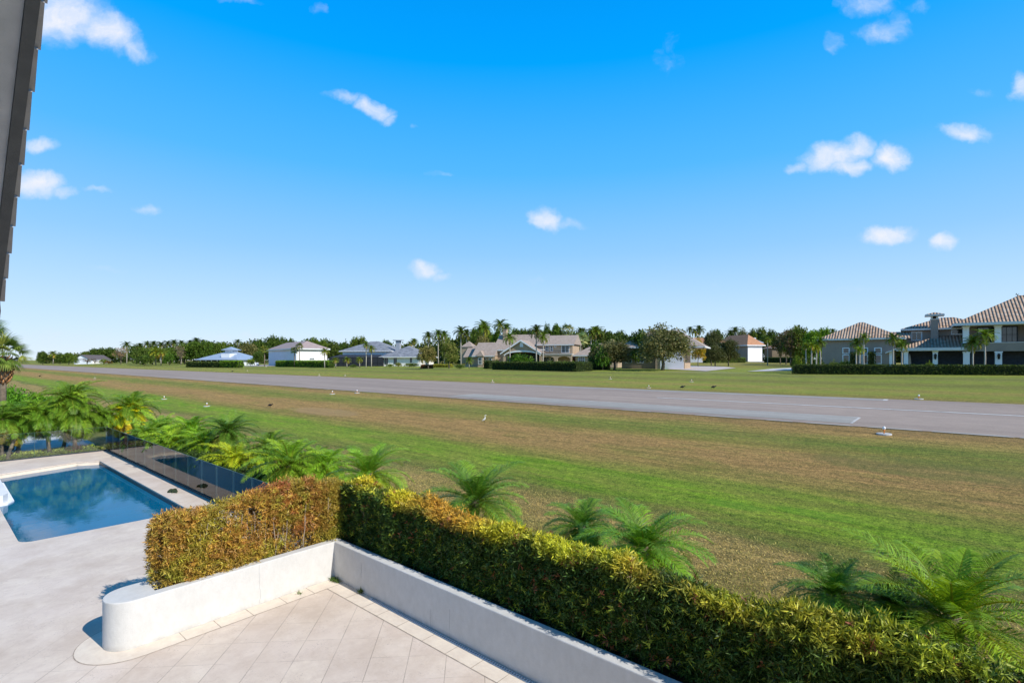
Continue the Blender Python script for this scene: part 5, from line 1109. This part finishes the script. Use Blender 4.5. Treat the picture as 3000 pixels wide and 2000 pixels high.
far([('round', 1640, 470, 110, 'dense green tree under the left part of the far palm row'), ('royal', 1790, 460, 90, 'yellow-green palm hanging low in the dense clump', (2.0, 1.7, .8), 240), ('royal', 1850, 480, 70, 'light palm with visible trunk in the dense clump', yg, 238), ('round', 1950, 465, 110, 'dense tree in the middle under the far palm row', (.9, 1, .8)),
     ('bush', 1660, 540, 120, 'wide dark low bush in front of the dense clump', dk, 235), ('bush', 1945, 520, 70, 'round dark green bush right of the palm with visible trunk', (.8, 1, .7), 235), ('bare', 2075, 440, 75, 'thin grey tree in front of the dense green trees', (.8, .9, .9), 235),
     ('round', 2120, 425, 110, 'tall dense tree behind the thin grey tree'), ('round', 2250, 400, 110, 'tall dark tree left of the blue-roofed house', (.8, .9, .7)), ('round', 2360, 400, 100, 'dense tree behind the left slope of the blue roof', (.8, .9, .7)), ('round', 1750, 500, 90, 'rounded tree between the palm row and low dark bush', (.9, 1, .8))], x1_, y1_, 3.92, 262)
far([('royal', 85, 306, 45, 'palm rising above the trees left of the blue cupola', dk, 290), ('round', 60, 345, 95, 'dark green tree left of the blue cupola', (.8, .9, .7)), ('round', 190, 340, 95, 'dark tree directly behind the blue cupola', (.8, .9, .7)), ('round', 330, 345, 90, 'tree right of the blue cupola in the treeline', (1, 1, .8)), ('royal', 492, 318, 40, 'palm above the grey-green tree right of the blue cupola', dk, 290),
     ('royal', 430, 385, 70, 'yellow-green palm between cupola and grey-green tree', yg, 225), ('olive', 590, 350, 120, 'wide grey-green tree between blue-roofed house and hangar', (.85, .8, .85), 230), ('round', 700, 330, 95, 'dark tree behind the left roof corner of the rose-roofed hangar', dk), ('round', 845, 292, 85, 'tallest dark tree behind the rose-grey hangar roof', dk), ('round', 935, 308, 75, 'dark tree behind the hangar ridge, right of the tallest', dk), ('round', 1020, 322, 60, 'low dark tree behind the hangar ridge middle', dk),
     ('round', 1165, 328, 50, 'small dark tree behind the right end of the hangar ridge', dk), ('round', 1240, 312, 75, 'green tree behind the right slope of the hangar roof', (1.1, 1.1, .8)), ('round', 1330, 335, 85, 'green tree behind the right eave of the hangar', (1.1, 1.1, .8)), ('round', 1440, 352, 80, 'dark grey-green tree between hangar and slate house', gy), ('round', 1530, 360, 70, 'dark tree just left of the slate roof', dk),
     ('pine', 1555, 300, 26, 'narrow conical pine rising above the trees left of the slate roof', dk, 300), ('round', 1650, 305, 75, 'rounded olive tree above the left slate roof', ol), ('round', 1715, 298, 60, 'olive tree above the slate roof, right of its twin', ol), ('round', 1950, 335, 85, 'dark tree between the two slate roof ridges', dk), ('round', 2150, 372, 60, 'low dark tree behind the right slate roof slope', dk), ('royal', 2190, 340, 45, 'small palm behind the right end of the slate roof', yg), ('royal', 2232, 312, 42, 'palm above the right end of the slate roof', dk)], x2_, y2_, 3.36, 270)
far([('sabal', 755, 388, 48, 'yellow-green fan palm at the left corner of the hangar', yg, 185), ('round', 700, 440, 60, 'small dark tree in front of the left corner of the hangar', dk, 195), ('bush', 620, 500, 45, 'pale yellow-green bush below the grey-green tree', yg, 190), ('bush', 530, 540, 30, 'dark bush at the foot of the grey-green tree', dk, 190), ('sabal', 1100, 360, 42, 'fan palm in front of the hangar corner, the taller of two', (1, 1, 1), 165), ('sabal', 1050, 400, 42, 'fan palm in front of the hangar corner, the lower left of two', (.9, 1, .9), 166)], x2_, y2_, 3.36, 200)
far([('royal', 1348, 405, 48, 'small palm with a thin trunk at the right end of the bright clipped hedge', yg), ('royal', 1455, 495, 40, 'short palm at the left of the dark pool screen', yg), ('royal', 1568, 492, 42, 'short palm before the middle of the dark pool screen', yg), ('royal', 1690, 492, 40, 'short palm before the right half of the dark pool screen', yg), ('royal', 1755, 345, 42, 'palm rising in front of the left slate roof', (1.2, 1.2, .8)), ('royal', 1808, 380, 46, 'palm with staked pale trunk before the join of the slate roofs', yg)], x2_, y2_, 3.36, 150)
far([('bush', 1990, 555, 45, 'low yellow-green shrub by the slate house, left of its windows', yg), ('bush', 2075, 540, 40, 'dry brownish shrub between the slate house windows', (1.7, 1.2, 1)), ('bush', 2180, 545, 55, 'grey-green shrub at the right corner of the slate house', ol), ('bush', 2225, 545, 55, 'dark round shrub left of the red flower bed', dk), ('bush', 1410, 560, 30, 'small dark shrub at the left foot of the pool screen', dk), ('bush', 1630, 560, 40, 'low green shrub at the foot of the pool screen', (1, 1, 1))], x2_, y2_, 3.36, 150)
# crop 3
y3_ = lambda Y: 900+Y/3.92
far([('royal', 45, 365, 48, 'small palm between the slate house and the pale rounded tree', (1, 1, .9), 200), ('royal', 215, 290, 80, 'leftmost tall palm of the group behind the pale rounded tree', dk), ('royal', 330, 265, 80, 'tall palm behind the pair of rounded garden trees', (.9, 1, .7)), ('royal', 400, 280, 75, 'tall palm right beside its twin behind the garden trees', (.9, 1, .7)), ('royal', 590, 228, 95, 'tall dark palm with drooping fronds left of the turret', dk, 160), ('royal', 655, 262, 80, 'dark palm right above the grey turret', dk, 160),
     ('round', 740, 245, 65, 'dark tree above the turret', dk), ('royal', 850, 168, 120, 'big lush palm crown above the left wing roof', (1.1, 1.2, .8), 170), ('round', 860, 200, 110, 'tall green tree behind the left wing roof', (1.1, 1.2, .8), 185), ('royal', 1040, 150, 95, 'tallest palm behind the chimney of the tan house', (.9, 1, .7), 175), ('royal', 1115, 195, 80, 'palm just behind the tan chimney', (1, 1.1, .8), 170), ('olive', 840, 325, 125, 'pale brown-green bushy tree behind the left wing ridge', (1.2, 1, 1.1), 165),
     ('round', 1010, 270, 80, 'dark tree left of the tan chimney', (.9, 1.1, .7)), ('round', 1215, 250, 80, 'dark tree behind the main ridge right of the chimney', dk), ('round', 1310, 250, 80, 'dark tree behind the middle of the main ridge', dk), ('round', 1400, 255, 80, 'dark tree behind the main ridge left of the two front palms', dk), ('round', 1580, 215, 70, 'dark tree behind the main ridge right of the two front palms', dk), ('round', 1690, 200, 80, 'tall tree behind the upper roof', (.9, 1, .7)), ('sabal', 1810, 212, 95, 'silvery fan palm behind the right end of the upper roof', (1.7, 1.55, 2.4)), ('sabal', 1975, 310, 90, 'silvery fan palm between the tan house and its low right wing', (2.2, 2.1, 3.4), 152), ('sabal', 1905, 370, 75, 'lower silvery fan palm beside the tan house wall', (2.0, 1.9, 3.2), 154),
     ('royal', 1960, 240, 75, 'dark palm above the silvery fan palms', dk), ('royal', 2085, 255, 80, 'green palm behind the right wing roof', (1, 1, .8)), ('royal', 2140, 225, 95, 'tallest palm behind the right wing roof', (1.2, 1.2, .8)), ('round', 2200, 290, 90, 'grey-green tree behind the right wing roof', gy), ('round', 2300, 300, 90, 'dark tree between right wing and the spreading tree', dk)], x3_, y3_, 3.92, 180)
t = tree('olive', x3_(215), y3_(440), 125/3.92, 128, 'pale rounded garden tree left of the tan house with red flowers under it', 'garden trees before the tan house', (1.15, 1.0, .95), 0)
t = tree('olive', x3_(455), y3_(388), 120/3.92, 128, 'rounded green garden tree just left of the tan house, beside the paler one', 'garden trees before the tan house', (.95, 1.05, .75), 1)
for X, Y, w, z, lab, c in [(1150, 300, 90, 124, 'palm before the tan gable, left of its peak', (1.2, 1.3, .9)), (1455, 215, 100, 125, 'tall dark palm right of the gable, the left of two', (.75, .75, .8)), (1535, 300, 80, 123, 'yellowish palm right of the gable, right of its tall dark twin', (1.3, 1.3, .8))]: tree('royal', x3_(X), y3_(Y), w/3.92, z, lab, 'palms standing before the tan house', c)
tree('royal', x3_(685), y3_(575), 60/3.92, 126, 'short palm at the foot of the left wing of the tan house', None, (1, 1.1, .8)); tree('bush', x3_(1270), y3_(530), 185/3.92, 124, 'wide dark bush filling the arch of the tan gable', None, (.7, .95, .6))
tree('bush', x3_(575), y3_(650), 55/3.92, 124, 'low dark bush at the left corner of the tan house', None, dk); tree('bush', x3_(1000), y3_(590), 40/3.92, 126, 'dark round bush between the left wing and the gable', None, dk)
for i, (X, w) in enumerate([(1510, 60), (1600, 60), (1700, 60), (1790, 60), (1870, 40)]): tree('bush', x3_(X), y3_(618), w/3.92, 117, ['bright broad-leaved shrub at the right foot of the gable', 'bright shrub below the tan house paned window', 'bright shrub below the first arch pillar', 'bright shrub before the right arch', 'bright shrub at the right end of the tan loggia'][i], 'bright shrubs behind the dark clipped hedge', (1.6, 2.0, .8))
# flower beds left of the tan house
def bed(a, b, dep, h, cols, name, lab):
    pa, _ = GH(*a); pb, _ = GH(*b); clipped_hedge(name, lab, 'flower bed', pa, pb, dep, h, cols, .22, 60)
bed((x3_(120), y3_(702)), (x3_(240), y3_(702)), 1.6, .9, [(2, (.30, .09, .06)), (1, (.22, .13, .05)), (1, (.1, .14, .03))], 'flower_bed', 'red-orange flower bed under the pale rounded tree'); bed((x3_(258), y3_(690)), (x3_(472), y3_(690)), 1.6, .8, [(2, (.28, .27, .04)), (1, (.16, .22, .03))], 'flower_bed', 'yellow-green bed under the green garden tree')
HG = [(2, (.03, .055, .016)), (2, (.045, .075, .02)), (1, (.07, .10, .03))]; BG = [(2, (.10, .20, .02)), (1, (.13, .25, .03)), (1, (.08, .15, .02))]
def hedge_px(a, b, dep, h, st, lab, size=.2, dens=55, name='clipped_hedge', group='clipped hedges'):
    pa, _ = GH(*a); pb, _ = GH(*b); return clipped_hedge(name, lab, 'hedge', pa, pb, dep, h, st, size, dens, group)
hedge_px((1441, 1082.5), (1688, 1088.5), 5.0, 1.75, HG, 'long dark clipped hedge before the tan house'); hedge_px((1416, 1080), (1432, 1080.5), 2, 1.9, HG, 'short dark clipped block before the bay of the tan house')
hedge_px((2325, 1096), (3060, 1100), 1.6, 1.42, HG, 'very long dark clipped hedge along the lawn of the estate house', .17, 75)
hedge_px((806, 1074), (963, 1076.7), 1.8, 2.0, BG, 'bright green clipped hedge beside the hangar', .25, 40); hedge_px(c4(1345, 590), (2185, 1062), 3.2, 2.0, [(2, (.11, .17, .035)), (1, (.16, .22, .05))], 'light green hedge left of the tall white sliding door', .28, 40)
hedge_px((2238, 1062), (2330, 1063), 2, 2.0, HG, 'dark clipped hedge right of the tall white sliding door', .25, 40); hedge_px((545, 1075.5), (642, 1076.5), 2, 2.0, HG, 'dark clipped hedge left part before the blue-roofed house', .28, 35); hedge_px((643, 1076.5), (697, 1077.2), 2, 2.3, BG, 'bright clipped hedge right part before the blue-roofed house', .28, 35)
hedge_px(c4(90, 665), c4(300, 665), 2, 2.0, HG, 'dark clipped hedge under the ficus left of the spreading tree', .22, 40)
# spreading tree and neighbours
tree('big', x4_(870), y4_(180), 345/3.618, 100, 'large spreading grey-green tree with forked trunk in front of the white garage door', None, (1.12, 1.1, 1.1), 0)
tree('big', x4_(360), y4_(345), 240/3.618, 106, 'lower spreading tree with dark trunk left of the large one', None, (1.05, 1.0, 1.05), 1); tree('round', x4_(175), y4_(385), 120/3.618, 110, 'dark dense ficus left of the spreading trees', None, (.55, .75, .5), 0)
tree('bush', x4_(240), y4_(430), 100/3.618, 104, 'dark glossy bush under the lower spreading tree', None, (.8, 1.1, .7)); tree('round', x4_(640), y4_(260), 130/3.618, 115, 'dark tree behind the left side of the spreading crown', None, dk, 1)
tree('olive', x4_(1250), y4_(330), 80/3.618, 135, 'yellow-orange tree right of the spreading crown', None, (2.3, 1.55, .5), 2); tree('big', x4_(1390), y4_(245), 110/3.618, 150, 'tall dark rounded tree right of the yellowing tree', None, dk, 2); tree('big', x4_(1570), y4_(330), 120/3.618, 140, 'dark rounded tree against the orange-brown roof', None, (.65, .7, .65), 1); tree('big', x4_(1430), y4_(390), 120/3.618, 138, 'lower dark tree between the yellowing tree and the orange-brown roof', None, dk, 0)
far([('royal', 30, 225, 60, 'palm behind the ficus, far left of the spreading tree', dk), ('royal', 150, 215, 70, 'bright palm behind the ficus', (1.2, 1.3, .8)), ('royal', 205, 235, 60, 'palm just right of the bright palm behind the ficus', (1, 1.1, .8)), ('round', 300, 265, 75, 'grey tree behind the lower spreading tree', gy), ('round', 430, 262, 85, 'dark tree between the two spreading crowns', dk), ('royal', 1165, 208, 45, 'palm just right of the spreading crown', dk), ('royal', 1215, 232, 55, 'golden-green palm above the orange roof', (1.7, 1.4, .7)), ('royal', 1262, 200, 65, 'dark palm crown above the orange roof', dk), ('round', 1440, 238, 70, 'grey-green tree left of the orange-brown roof ridge', gy, 275),
     ('royal', 1590, 250, 60, 'dark palm behind the orange-brown roof, the lower of two', dk), ('royal', 1640, 215, 65, 'dark palm behind the orange-brown roof, the taller of two', dk), ('olive', 1720, 228, 75, 'silvery tree behind the orange-brown ridge', (1.0, .95, 1.5)), ('round', 1830, 245, 75, 'brown-green tree behind the white chimney', ol), ('round', 1925, 228, 80, 'tall brown-green tree right of the white chimney', ol), ('round', 2020, 250, 70, 'dark tree behind the low brown house', dk), ('round', 1960, 300, 80, 'dark tree between chimney and low brown house', dk, 285)], x4_, y4_, 3.618, 300)
far([('bare', 2120, 280, 110, 'grey half-leafless tree over the low brown house', (.55, .6, .6), 165), ('bare', 2230, 235, 130, 'tall grey-brown half-leafless tree left of the estate house', (.5, .52, .5), 140), ('olive', 2260, 215, 140, 'tall grey-green tree with thin leaves left of the estate house', (.7, .62, .75), 150), ('olive', 2180, 260, 120, 'grey-green tree behind the light palm', (.6, .55, .65), 160), ('olive', 2330, 260, 120, 'grey-brown tree touching the estate wing roof', (.65, .58, .65), 148), ('royal', 1985, 320, 42, 'light palm with pale trunk right of the tall white door', yg, 145)], x4_, y4_, 3.618, 150)
x5_, y5_ = (lambda X: 2300+X/3.36), (lambda Y: 850+Y/3.36)
far([('round', 270, 400, 110, 'bright green tree behind the left eave of the estate wing', (1.3, 1.5, .8), 125), ('round', 390, 375, 90, 'bright green tree rising behind the estate wing roof', (1.3, 1.5, .8), 130), ('round', 120, 370, 120, 'dark green tree left of the bright green trees', ol, 140), ('bare', 2330, 35, 100, 'bare grey tree top above the estate roof at the right edge', (.7, .85, 1.3), 112), ('royal', 470, 385, 45, 'small dark palm top above the estate wing roof slope', dk, 150)], x5_, y5_, 3.36, 130)
ppl = 'slender palms before the estate house'
for X, Y, w, Z, lab, c in [(205, 520, 48, 80, 'leftmost slender palm of the cluster at the hedge end', yg), (262, 520, 50, 79, 'second slender palm in the cluster at the hedge end', (1.9, 1.7, .7)), (310, 545, 50, 79, 'yellowish slender palm in the cluster at the hedge end', (1.9, 1.7, .7)), (345, 470, 70, 82, 'tallest palm of the cluster at the hedge end', (.9, 1, .7)),
    (700, 480, 72, 77, 'slender palm left of the middle wing windows', (1, 1.1, .8)), (775, 430, 62, 76, 'tallest slender palm before the middle wing window', (1.1, 1.2, .8)), (735, 560, 55, 75, 'short slender palm before the middle wing window', (1.5, 1.6, .8)), (1065, 430, 80, 76, 'slender palm left of the small side porch', (.9, 1, .8)), (1150, 500, 68, 74, 'slender palm between the first two white columns', (1.1, 1.2, .8)), (1850, 460, 100, 72, 'slender palm with pale drooping fronds right of the third column', (.9, 1, .7)), (1965, 390, 100, 71, 'tall slender palm before the upper porch window', (1.3, 1.4, .8))]:
    t = tree('royal', x5_(X), y5_(Y), w/3.36, Z, lab, ppl, c); [setattr(ch, 'scale', (.45, .45, ch.scale[2])) for ch in t.children if ch.name.startswith('trunk')]
for X, Y, w, Z, lab, c in [(120, 640, 50, 82, 'light round shrub at the left end of the estate hedge', yg), (200, 720, 90, 78, 'low green shrub under the palm cluster', (1.2, 1.3, .9)), (120, 655, 70, 84, 'dark mass of shrub behind the hedge end', dk), (280, 640, 110, 84, 'dark shrub mass behind the palm cluster', dk), (480, 690, 65, 80, 'dark shrub with pale leaves at the left of the wing', ol), (590, 680, 70, 80, 'dark shrub below the first wing window', dk), (1420, 700, 50, 76, 'yellow-green shrub left of the lantern column', yg)]: tree('bush', x5_(X), y5_(Y), w/3.36, Z, lab, 'shrubs before the estate house', c)
for X0, X1, lab in [(640, 705, 'dark upright clipped shrub between the first two wing windows'), (820, 885, 'dark upright clipped shrub between the last two wing windows')]:
    p = local(A, A.S(x5_(X0), -1.2), -1.2); q = local(A, A.S(x5_(X1), -1.2), -1.2); clipped_hedge('clipped_shrub', lab, 'shrub', p, q, .9, 3.3, HG, .16, 60)
# big fan palm at the left edge
FP_ = thing('sabal_palm', 'large fan palm with orange-brown boots on its trunk at the left edge', 'palm', (*W2(8, 28), -.05)); cr, _ = proto('sabal', 1); zc = HZ(1035, 28)
c = link('crown', cr, FP_, (0, 0, zc), color=(1.15, 1.25, .9)); c.scale = (.62,)*3; c.rotation_euler = (0, .1, 1)
mb = MB(); mb.tube([(0, 0, -.1), (0, 0, zc-1.6), (0, 0, zc-1.1), (0, 0, zc-.6), (0, 0, zc-.1)], [.16, .15, .30, .34, .18], 10); rg = np.random.default_rng(9); mb.build('trunk', M['trunk'], FP_)
mb = MB()
for i in range(70):
    a = i*2.4; z = zc-1.6+1.35*i/70; r = .24+.12*math.sin((i/70)*3.0); mb.tube([(math.cos(a)*r*.6, math.sin(a)*r*.6, z-.05), (math.cos(a)*(r+.05), math.sin(a)*(r+.05), z+.1), (math.cos(a)*(r+.12), math.sin(a)*(r+.12), z+.22)], [.05, .045, .02], 4)
mb.build('leaf_boots', plain('orange_boots', (.42, .20, .08), .9, .35, 9), FP_)
c = link('crown', cr, thing('sabal_palm', 'fan palm showing only a frond tip at the left edge above the large fan palm', 'palm', (*W2(-62, 30), -.05)), (0, 0, HZ(985, 30)), color=(.9, 1.1, 1)); c.scale = (.75,)*3
# near bushy date palms: (px of crown, py of crown centre, radius px, world y, kind, colour, label, base px offset)
GP = 'bushy date palms along the lawn edge'
def datepalm(px, py, rpx, V, lab, col=(1, 1, 1), kind='pygmy', lean=(0, 0), stems=1, xw=None, grp=GP, sq=1.0):
    if xw is None: u = (px-1500)/FPX; Z = V/(Fw+u*Rt)[1]
    else: u = (px-1500)/FPX; Z = xw/(Fw+u*Rt)[0]
    p = W2(px, Z); zc = HZ(py, Z); r = rpx*Z/FPX; g = tz(p[1]); bx, by = lean; var = rnd.randrange(3); cr, bt = proto(kind, var)
    t = thing('pygmy_date_palm', lab, 'palm', (p[0]+bx, p[1]+by, g), 0, grp); s = r/.80; zc -= g; col = tuple(q*k for q, k in zip(col, (2.05, 1.75, .95)))
    c = link('crown', cr, t, (-bx, -by, zc-.1*r), rnd.uniform(0, 6.28), color=col); c.scale = (s, s, s*sq)
    mb = MB(); L = zc; k = [(0, 0, -.1), (-bx*.25, -by*.25, L*.35), (-bx*.65, -by*.65, L*.7), (-bx, -by, L)]; mb.tube(k, [.10, .075, .07, .09], 8); mb.build('trunk', M['trunk'], t)
    b = link('leaf_boots', bt, t, (-bx, -by, zc)); b.scale = (min(1, s*.9),)*3; return t
Yl = (1.9, 1.35, .55)
for a in [(1080, 1385, 92, 8.1, 'broad bright green date palm just beyond the hedge corner', (1.15, 1.25, .9), 'pygmyhi'), (960, 1365, 62, 8.9, 'small bright date palm left of the one at the hedge corner', (1.2, 1.35, .8)), (848, 1358, 88, 7.9, 'full drooping date palm over the end of the glass fence', (1.15, 1.2, .9)),
    (935, 1345, 55, 10, 'date palm half hidden behind the full drooping one', (1.0, 1.1, .9)), (790, 1310, 60, 9.3, 'darker date palm behind the yellow one', (.9, 1.0, .9)), (688, 1350, 72, 7.9, 'yellowing date palm over the glass fence', (1.75, 1.4, .6)), (668, 1262, 58, 9.0, 'dark green date palm standing tallest above the yellowing one', (.62, .75, .8)), (600, 1300, 60, 8.4, 'date palm between the yellowing and the dark green ones', (1.3, 1.35, .8)),
    (560, 1262, 58, 8.6, 'bright date palm left of the tallest dark green one', (1.2, 1.4, .8)), (500, 1290, 55, 7.6, 'drooping date palm in front of the bright row', (1.25, 1.3, .8)), (468, 1258, 55, 8.6, 'date palm in the middle of the bright row', (1.1, 1.25, .85)), (430, 1275, 50, 7.6, 'lower date palm right of the yellow-skirted one', (1.05, 1.15, .85)),
    (1392, 1462, 118, 8.6, 'blue-green date palm standing alone behind the middle of the long hedge', (.85, 1.0, .95), 'pygmyhi'), (1705, 1540, 90, 8.9, 'small upright date palm left of its larger neighbour behind the hedge', (.8, 1.0, .9), 'pygmyhi'), (1885, 1600, 140, 8.4, 'spreading date palm right of the small upright one', (.95, 1.15, .9), 'pygmyhi'), (2440, 1740, 110, 8.2, 'young date palm below the dark green lawn spot', (.75, .95, .85), 'pygmyhi'), (2610, 1765, 100, 8.7, 'dark date palm between the young one and the big one', (.45, .55, .55), 'pygmyhi'), (2790, 1800, 215, 8.5, 'big open-fronded date palm at the lower right', (1.15, 1.15, .7), 'pygmyhi')]:
    datepalm(a[0], a[1], a[2], a[3], a[4], a[5], a[6] if len(a) > 6 else 'pygmy')
# leaning palms beyond the far fence
GL = 'leaning date palms beyond the far glass fence'
for a in [(385, 1195, 62, -36.5, 'leaning date palm with yellow lower fronds and two dark trunks', (1.0, 1.1, .85), (.7, -.2)), (372, 1218, 50, -36.4, 'yellow-orange fronded date palm under the leaning green crown', (3.2, 1.9, .35), (.9, -.3)), (300, 1222, 42, -36, 'small-crowned date palm with a dark slanting trunk at the fence corner', (.85, .95, .8), (.9, .3)), (205, 1172, 76, -36.2, 'largest date palm crown, on two bowed green trunks', (.95, 1.0, .75), (.9, .1)),
    (215, 1215, 72, -35.9, 'lower drooping crown of the bowed double palm', (.9, .95, .7), (-.9, -.3)), (120, 1218, 62, -36.1, 'date palm with a pale leaning trunk left of the largest crown', (.8, .95, .7), (.4, .3)), (60, 1225, 55, -36.8, 'date palm with straight dark trunk near the left edge', (.75, .9, .75), (.1, -.1)), (5, 1232, 70, -36.2, 'grey-green date palm cut by the left edge', (.7, .85, .8), (0, 0)), (45, 1285, 26, -36, 'small drooping palm with a thick brownish boot near the left edge', (1.3, 1.0, .5), (1.2, -.4))]:
    datepalm(a[0], a[1]-6, a[2]*.86, None, a[4], a[5], 'pygmy', a[6], xw=a[3], grp=GL)
# greenery around the fences
for px, Z, py, hw, lab, c in [(10, 42, 1118, 55, 'glossy green shrub at the left edge below the fan palm', (1.0, 1.6, .7)), (75, 44, 1142, 60, 'bright green shrub right of the fan palm trunk', (1.3, 1.9, .7)), (135, 46, 1150, 45, 'bright green shrub behind the leaning palms', (1.3, 1.9, .7)), (25, 36, 1165, 60, 'dark green shrub behind the left palms', (.8, 1.2, .7)), (330, 38, 1212, 55, 'low green shrub behind the small-crowned palm', (1, 1.3, .7)), (430, 33, 1235, 60, 'green undergrowth shrub in the palm row', (1, 1.3, .7))]:
    tree('bush', px, py, hw, Z, lab, 'shrubs behind the palm rows', c)
clipped_hedge('boundary_hedge', 'dark green hedge in the shade behind the long glass fence', 'hedge', (-27, 7.15), (-12.2, 7.15), .9, .95, [(2, (.025, .05, .016)), (1, (.045, .08, .022))], .11, 200)
clipped_hedge('boundary_hedge', 'low dark clipped hedge before the neighbouring pale patio at the left', 'hedge', (-36.6, -9), (-36.6, 3.3), .9, .7, [(2, (.02, .035, .015)), (1, (.03, .05, .02))], .10, 160)
# pinkish cordyline and grass strip by the far fence
cp = G0(243, 1312); cor = thing('cordyline_plant', 'small pink-leaved plant at the foot of the leaning palms', 'plant', (-35.2, 5.6, -.03)); rg = np.random.default_rng(3); D = unit(rg.normal(size=(26, 3))*[.7, .7, .2]+[0, 0, .7]); link('leaves', fmesh('cordyline', leafquads(np.zeros((26, 3)), D, rg.uniform(.35, .7, 26), np.full(26, .07), rg), None, pal(rg, 26, [(1, (.32, .09, .10)), (1, (.2, .1, .08))]), M['leaf']), cor)
# ---------------------------------------------------------------- grass blades on the nearest lawn
def blades(n, x0, x1, y0, y1, name, seed, hmax=.07):
    rng = np.random.default_rng(seed); P = np.stack([rng.uniform(x0, x1, n), y0+(y1-y0)*rng.uniform(0, 1, n)**1.25, np.zeros(n)], 1); P[:, 2] = np.interp(P[:, 1], np.linspace(y0, y1, 200), [tz(v) for v in np.linspace(y0, y1, 200)])
    D = unit(rng.normal(size=(n, 3))*[.55, .55, .1]+[0, 0, .6]); keep = rng.uniform(size=n) < np.clip((y1-P[:, 1])/(y1-y0)*1.6, 0, 1)*np.clip((P[:, 0]-x0)/2.5, 0, 1)*np.clip((x1-P[:, 0])/2, 0, 1)+(n < 5000); P = P[keep]; D = D[keep]; n = len(P); k = vnoise(P, .9, 61)[:, None]; k2 = vnoise(P, 4, 62)[:, None]
    tan = np.clip((P[:, 1:2]-9.7)/2.2, 0, 1)*np.clip((14.6-P[:, 1:2])/1.0, 0, 1)*.75+.25*(k2-.5)+.2*k
    c = np.array((.15, .24, .045))*(1-tan)+np.array((.42, .34, .17))*tan; s = hmax*rng.uniform(.5, 1.3, n)
    o = link(name, fmesh(name, leafquads(P, D, s, s*.28, rng), None, c*rng.uniform(.7, 1.3, (n, 1)), M['leaf_far'])); tag(o, 'short dry and green grass blades on the near lawn', 'grass', kind='stuff')
blades(170000, -18, 8, 6.95, 15.5, 'lawn_grass', 1, .05)
blades(2200, -36.6, -34.5, 0, 6.5, 'fence_grass', 2, .22)

# ---------------------------------------------------------------- far woods closing the gaps of the treeline
def woods(prof, name, lab, n, seed, stops):
    rng = np.random.default_rng(seed); xs = [p[0] for p in prof]; nc = n//16; px = rng.uniform(xs[0], xs[-1], nc); Zc = np.interp(px, xs, [p[2] for p in prof])+rng.uniform(0, 22, nc)
    top = np.interp(px, xs, [p[1] for p in prof])-9+np.abs(rng.normal(size=nc))*5+4*np.sin(px*.11)+3*np.sin(px*.037+1); u = (px-1500)/FPX; xy = Zc[:, None]*(Fw[None]+u[:, None]*Rt[None]); zt = CAMZ+(1055-top)/FPX*Zc
    z = 2.6+(zt-2.6)*rng.uniform(0, 1, nc)**.7; P = np.concatenate([xy, z[:, None]], 1); ci = rng.integers(0, nc, n); Q = P[ci]+rng.normal(size=(n, 3))*[1.1, 1.1, .8]; s = rng.uniform(.8, 1.8, n)
    D = unit(rng.normal(size=(n, 3))+[0, 0, .3]); col = pal(rng, nc, stops)[ci]*(1+rng.uniform(-.2, .2, (n, 1))); o = link(name, fmesh(name, leafquads(Q, D, s, s*.6, rng), None, col, M['leaf_far'])); tag(o, lab, 'woods', kind='stuff')
woods([(112, 1050, 400), (200, 1050, 395), (300, 1040, 390), (390, 1030, 345), (450, 1028, 320), (540, 1020, 300), (640, 1015, 290), (750, 1010, 290), (900, 1008, 290), (1000, 1015, 285), (1100, 1018, 285), (1200, 1022, 270), (1300, 1010, 230), (1350, 1000, 210), (1500, 990, 205), (1700, 985, 205), (1900, 998, 215), (2000, 998, 240), (2060, 998, 310), (2100, 995, 310), (2200, 990, 310), (2330, 985, 300), (2420, 995, 240), (2450, 1000, 200), (2700, 1010, 170)],
      'distant_woods', 'dark mass of distant trees filling the treeline behind the houses', 75000, 8, [(3, (.035, .06, .018)), (2, (.05, .08, .022)), (1, (.075, .095, .03))])
